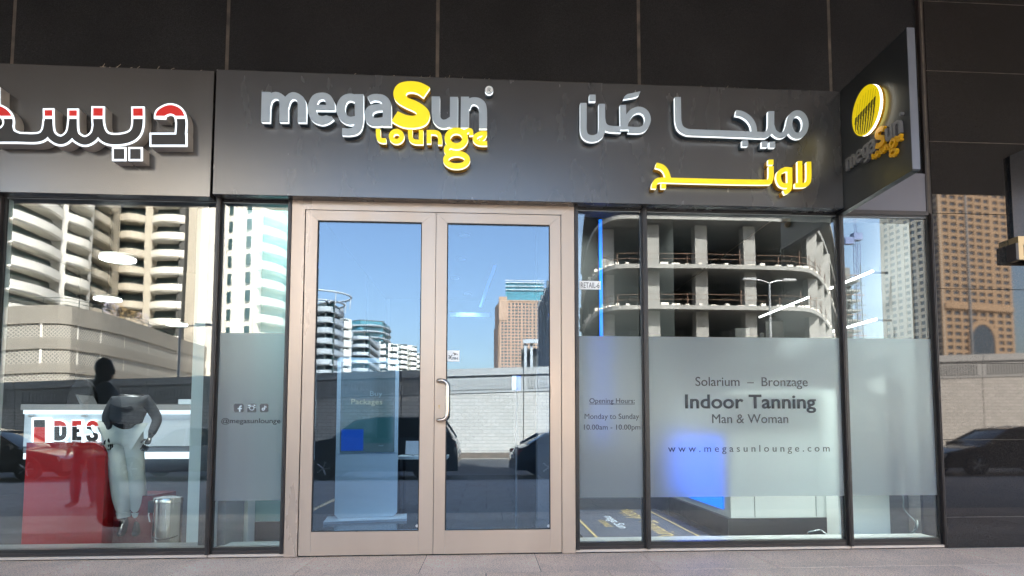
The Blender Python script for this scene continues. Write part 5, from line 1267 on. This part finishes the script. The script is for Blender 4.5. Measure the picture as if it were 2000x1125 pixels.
# steel bin
bn = empty('pedal_bin', (at(328, 1000, 0.72)[0], 0.72, 0), label='brushed steel pedal bin on the floor by the white column', cat='bin')
bm_ = mat('bin_steel', (0.62, 0.58, 0.52), 0.22, 1.0, noise=0.06, stretch=(6, 6, 0.3))
MB().lathe((0, 0, 0), [(0.125, 0.02), (0.127, 0.40), (0.132, 0.405), (0.132, 0.435), (0.125, 0.45), (0.06, 0.462)], 40).build('body', bm_, bn, smooth=True)
MB().cyl((0, 0, 0), (0, 0, 0.02), 0.128, n=32).build('base', M['gasket'], bn)
MB().tube([(0.118 * math.cos(a), 0.118 * math.sin(a) - 0.012, 0.10 - 0.03 * math.sin(-a)) for a in [-PI * i / 12 for i in range(13)]], 0.006, 6).build('trim', M['gasket'], bn)
MB().tube([(-0.135, -0.02, 0.38), (-0.16, -0.03, 0.36), (-0.165, -0.03, 0.28), (-0.15, -0.03, 0.22)], 0.006, 6).build('carry_handle', M['rim'], bn, smooth=True)
bx(-0.16, -0.11, -0.06, 0.03, 0.31, 0.42).build('hinge', M['gasket'], bn); bx(-0.04, 0.04, -0.16, -0.12, 0.01, 0.03).build('pedal', M['gasket'], bn)
rb_ = bx(-0.12, 0.12, -0.08, 0.08, 0, 0.02)
bx(at(352, 793, 1.95)[0], at(376, 793, 1.95)[0], 1.9, 2.1, at(352, 790, 1.95)[1] + 0.002, at(352, 780, 1.95)[1]).build('counter_box', M['panelw'], label='small pale box on the right end of the back counter', cat='box')

# ------------------------------------------------------------------ people
def skin(name, verts, edges, radii, m, parent=None, sub=2, root=0):
    me = bpy.data.meshes.new(name); me.from_pydata(verts, edges, []); o = bpy.data.objects.new(name, me); C.objects.link(o)
    sk = o.modifiers.new('skin', 'SKIN'); sk.use_smooth_shade = True
    if not me.skin_vertices: me.skin_vertices.new()
    for i, (v, r) in enumerate(zip(me.skin_vertices[0].data, radii)):
        v.radius = r if isinstance(r, tuple) else (r, r); v.use_root = (i == root)
    ss = o.modifiers.new('sub', 'SUBSURF'); ss.levels = ss.render_levels = sub
    dg = bpy.context.evaluated_depsgraph_get(); m2 = bpy.data.meshes.new_from_object(o.evaluated_get(dg)); m2.name = name
    bpy.data.objects.remove(o); bpy.data.meshes.remove(me)
    m2.polygons.foreach_set('use_smooth', [True] * len(m2.polygons))
    return obj(name, m2, m, parent)
def ball(c, r, n=20, k=14):
    b = MB(); vs = []; 
    for i in range(k + 1):
        t = -PI / 2 + PI * i / k
        for j in range(n):
            a = 2 * PI * j / n; vs.append((c[0] + r[0] * max(math.cos(t), .001) * math.cos(a), c[1] + r[1] * max(math.cos(t), .001) * math.sin(a), c[2] + r[2] * math.sin(t)))
    return b.add(vs, [(i * n + j, i * n + (j + 1) % n, (i + 1) * n + (j + 1) % n, (i + 1) * n + j) for i in range(k) for j in range(n)])
def person(J, name_label, top_m, leg_m, skin_m, hair_m, shoe_m, scale=1.0, long_hair=True, jogger=True, headless=False):
    """J: joint name -> point; the body is one skinned figure, clothes and hair are its children"""
    V = lambda n: Vector(J[n])
    order = ['pelvis', 'waist', 'chest', 'neck0', 'neck', 'shl', 'ell', 'wrl', 'shr', 'elr', 'wrr', 'hil', 'knl', 'anl', 'tol', 'hir', 'knr', 'anr', 'tor']
    ix = {n: i for i, n in enumerate(order)}
    E = [('pelvis', 'waist'), ('waist', 'chest'), ('chest', 'neck0'), ('neck0', 'neck'), ('neck0', 'shl'), ('shl', 'ell'), ('ell', 'wrl'), ('neck0', 'shr'), ('shr', 'elr'), ('elr', 'wrr'), ('pelvis', 'hil'), ('hil', 'knl'), ('knl', 'anl'), ('anl', 'tol'), ('pelvis', 'hir'), ('hir', 'knr'), ('knr', 'anr'), ('anr', 'tor')]
    rad = dict(pelvis=.125, waist=.11, chest=.13, neck0=.065, neck=.048, shl=.05, ell=.036, wrl=.024, shr=.05, elr=.036, wrr=.024, hil=.082, knl=.052, anl=.032, tol=.026, hir=.082, knr=.052, anr=.032, tor=.026)
    root = skin('mannequin' if headless else 'person', [tuple(V(n)) for n in order], [(ix[a], ix[b]) for a, b in E], [rad[n] * scale for n in order], skin_m)
    tag(root, name_label, 'mannequin' if headless else 'person')
    if not headless:
        # head with face
        h = V('head'); f = Vector(J['face']).normalized(); side = f.cross(Vector((0, 0, 1))).normalized(); up = Vector((0, 0, 1))
        hb = ball((0, 0, 0), (0.074, 0.094, 0.115)); hv = []
        for x, y, z in hb.v:
            tz = 1 - 0.22 * max(0, -z / 0.115); p = h + side * (x * tz) + f * (y * tz + (0.006 if z < 0 else 0)) + up * z; hv.append(tuple(p))
        hb.v = hv; hb.build('head', skin_m, root, smooth=True)
        nb = MB(); p0 = h + f * 0.088 + up * 0.012; p1 = h + f * 0.112 - up * 0.022
        nb.cyl(tuple(p0), tuple(p1), 0.009, 0.015, 10); nb.build('nose', skin_m, root, smooth=True)
        for s_ in (-1, 1):
            e = h + side * (s_ * 0.03) + f * 0.085 + up * 0.01; ball(tuple(e), (0.012, 0.012, 0.009), 10, 8).build('eye', M['ink'], root, smooth=True)
            e = h + side * (s_ * 0.075) - f * 0.005; ball(tuple(e), (0.014, 0.02, 0.03), 10, 8).build('ear', skin_m, root, smooth=True)
        mo_ = h + f * 0.088 - up * 0.05; MB().cyl(tuple(mo_ - side * 0.022), tuple(mo_ + side * 0.022), 0.006, n=8).build('mouth', mat('lips', (0.2, 0.06, 0.05), 0.5), root)
        hh = h - f * 0.022 + up * 0.022
        hr = ball((0, 0, 0), (0.088, 0.098, 0.118)); hr.v = [tuple(hh + side * x + f * (y if y < 0.02 or z > 0.05 else min(y, 0.045)) + up * z) for x, y, z in hr.v]; hr.build('hair', hair_m, root, smooth=True)
        if long_hair:
            nk = V('neck0'); ck = V('chest')
            skin('hair_length', [tuple(hh), tuple(h - f * 0.075 - up * 0.12), tuple(nk - f * 0.10 - up * 0.05), tuple(ck - f * 0.15 - up * 0.02), tuple(ck - f * 0.14 - up * 0.2)], [(0, 1), (1, 2), (2, 3), (3, 4)], [0.07, 0.065, 0.06, 0.05, 0.02], hair_m, root)
    # sweatshirt
    o2 = ['pelvis', 'waist', 'chest', 'neck0', 'shl', 'ell', 'wrl', 'shr', 'elr', 'wrr']; ix2 = {n: i for i, n in enumerate(o2)}
    am = 0.78 if headless else 1.0
    rt = dict(pelvis=.158, waist=.155, chest=.165, neck0=.085, shl=.078 * am, ell=.062 * am, wrl=.044 * am, shr=.078 * am, elr=.062 * am, wrr=.044 * am)
    E2 = [e for e in E if e[0] in ix2 and e[1] in ix2]
    pos = {n: V(n) for n in o2}; pos['pelvis'] = V('pelvis').lerp(V('waist'), 0.35)
    for s_ in ('l', 'r'): pos['wr' + s_] = V('el' + s_).lerp(V('wr' + s_), 0.86)
    skin('sweatshirt', [tuple(pos[n]) for n in o2], [(ix2[a], ix2[b]) for a, b in E2], [rt[n] * scale for n in o2], top_m, root)
    # trousers
    o3 = ['pelvis', 'hil', 'knl', 'cal', 'anl', 'hir', 'knr', 'car', 'anr']; pos = {n: V(n) for n in o3 if n in J}
    for s_ in ('l', 'r'):
        pos['ca' + s_] = V('kn' + s_).lerp(V('an' + s_), 0.55); pos['an' + s_] = V('kn' + s_).lerp(V('an' + s_), 0.93)
    r3 = dict(pelvis=.135, hil=.105, knl=.085, cal=.088, anl=.055, hir=.105, knr=.085, car=.088, anr=.055)
    ix3 = {n: i for i, n in enumerate(o3)}
    skin('trousers', [tuple(pos[n]) for n in o3], [(0, 1), (1, 2), (2, 3), (3, 4), (0, 5), (5, 6), (6, 7), (7, 8)], [r3[n] * scale for n in o3], leg_m, root)
    for s_ in ('l', 'r'):
        a, b = pos['an' + s_], V('an' + s_); d = (V('kn' + s_) - V('an' + s_)).normalized()
        MB().cyl(tuple(pos['an' + s_] + d * 0.03), tuple(pos['an' + s_] - d * 0.02), .062 * scale, .056 * scale, 16).build('cuff', leg_m, root, smooth=True)
        toe = V('to' + s_); an = V('an' + s_); tv = (toe - an); tv.z = 0; tv = tv.normalized()
        skin('shoe', [tuple(an + Vector((0, 0, .10))), tuple(an + Vector((0, 0, -0.01)) - tv * 0.03), tuple(toe - tv * 0.05), tuple(toe + tv * 0.04)], [(0, 1), (1, 2), (2, 3)], [.05, .045, .042, .028], shoe_m, root)
        # hand: palm with four fingers and a thumb
        wr, el = V('wr' + s_), V('el' + s_); d = (wr - el).normalized(); u = d.orthogonal().normalized(); v = d.cross(u)
        hv = [tuple(wr - d * 0.01), tuple(wr + d * 0.045), tuple(wr + d * 0.08)]; he = [(0, 1), (1, 2)]; hrad = [(.022, .016), (.034, .014), (.034, .012)]
        hm = skin('hand', hv, he, hrad, skin_m, root, 1)
        for k in range(4):
            b0 = wr + d * 0.085 + u * (0.021 * (1.5 - k) * 0.8); L = (.068, .076, .070, .055)[k]
            skin('finger', [tuple(b0), tuple(b0 + d * L * .5 + v * .006), tuple(b0 + d * L * .82 + v * .028)], [(0, 1), (1, 2)], [.0092, .0084, .007], skin_m, hm, 1)
        b0 = wr + d * 0.03 + u * 0.028
        skin('thumb', [tuple(b0), tuple(b0 + d * .03 + u * .022), tuple(b0 + d * .055 + u * .024 + v * .012)], [(0, 1), (1, 2)], [.011, .010, .008], skin_m, hm, 1)
    return root
def jp(px, py, Y): a = at(px, py, Y); return (a[0], Y, a[1])
Yp = 0.75
J = dict(pelvis=jp(241, 838, .80), waist=jp(244, 815, .80), chest=jp(252, 796, .80), neck0=jp(256, 779, .80), neck=jp(257, 769, .80),
         shl=jp(226, 784, .74), ell=jp(208, 814, .70), wrl=jp(214, 850, .68), shr=jp(284, 781, .84), elr=jp(309, 818, .88), wrr=jp(292, 856, .72),
         hil=jp(218, 846, .78), knl=jp(231, 918, .74), anl=jp(243, 1012, .80), tol=jp(235, 1042, .66), hir=jp(258, 846, .84), knr=jp(264, 918, .82), anr=jp(270, 1012, .86), tor=jp(264, 1042, .74))
M['joggers'] = mat('white_jersey', (0.55, 0.58, 0.55), 0.85, noise=0.05, bump=0.5, bscale=7)
person(J, 'headless black mannequin in dark sweatshirt and white joggers beside the red counter', mat('charcoal_sweatshirt', (0.03, 0.033, 0.04), 0.85, noise=0.15), M['joggers'], mat('glossy_black_shell', (0.01, 0.009, 0.009), 0.25), None, mat('black_leather', (0.01, 0.01, 0.011), 0.2), scale=1.08, headless=True)
def jm(px, py, D): X, Y, Z = mir(px, D, py); return (X, Y, Z)
Dp = 7.3
J = dict(pelvis=jm(207, 842, Dp), waist=jm(206, 815, Dp), chest=jm(204, 785, Dp), neck0=jm(202, 757, Dp), neck=jm(203, 744, Dp), head=jm(206, 724, Dp - .03), face=(0.9, 0.35, -0.12),
         shl=jm(196, 763, Dp + .16), ell=jm(203, 796, Dp + .2), wrl=jm(228, 800, Dp + .14), shr=jm(208, 763, Dp - .16), elr=jm(214, 797, Dp - .18), wrr=jm(234, 797, Dp - .06),
         hil=jm(203, 850, Dp + .09), knl=jm(205, 930, Dp + .1), anl=jm(200, 1012, Dp + .1), tol=jm(216, 1024, Dp + .1), hir=jm(209, 850, Dp - .09), knr=jm(214, 930, Dp - .1), anr=jm(216, 1012, Dp - .1), tor=jm(232, 1024, Dp - .1))
person(J, 'person with long black hair in a navy sweatshirt, mirrored in the left shop window', mat('navy_sweatshirt', (0.022, 0.035, 0.065), 0.85, noise=0.15), mat('black_trousers', (0.012, 0.012, 0.014), 0.85), mat('deep_brown_skin', (0.06, 0.03, 0.022), 0.5), mat('black_hair', (0.006, 0.005, 0.005), 0.4), mat('black_shoes', (0.01, 0.01, 0.011), 0.3))
# passer-by mirrored in the red counter
x0, y0 = P2(172, 11.4); g = -0.17
def q_(dx, dy, z): return (x0 + dx, y0 + dy, g + z)
J = dict(pelvis=q_(0, 0, .93), waist=q_(0, 0, 1.08), chest=q_(0, 0.01, 1.27), neck0=q_(0, 0, 1.43), neck=q_(0, 0.01, 1.50), head=q_(0, 0.03, 1.62), face=(0.3, 1, 0),
         shl=q_(.17, 0, 1.41), ell=q_(.22, 0.02, 1.14), wrl=q_(.19, 0.14, .93), shr=q_(-.17, 0, 1.41), elr=q_(-.23, 0.03, 1.14), wrr=q_(-.2, 0.15, .94),
         hil=q_(.10, 0, .88), knl=q_(.14, .05, .49), anl=q_(.15, 0, .09), tol=q_(.19, .15, .04), hir=q_(-.10, 0, .88), knr=q_(-.14, .03, .49), anr=q_(-.17, -0.03, .09), tor=q_(-.2, .12, .04))
person(J, 'person in dark jacket and blue jeans mirrored in the left shop window', mat('dark_jacket', (0.012, 0.013, 0.016), 0.8), mat('blue_jeans', (0.10, 0.14, 0.22), 0.85, noise=0.2), mat('tan_skin', (0.35, 0.2, 0.14), 0.5), mat('dark_hair', (0.01, 0.008, 0.007), 0.5), mat('grey_trainers', (0.2, 0.2, 0.2), 0.5), long_hair=False)
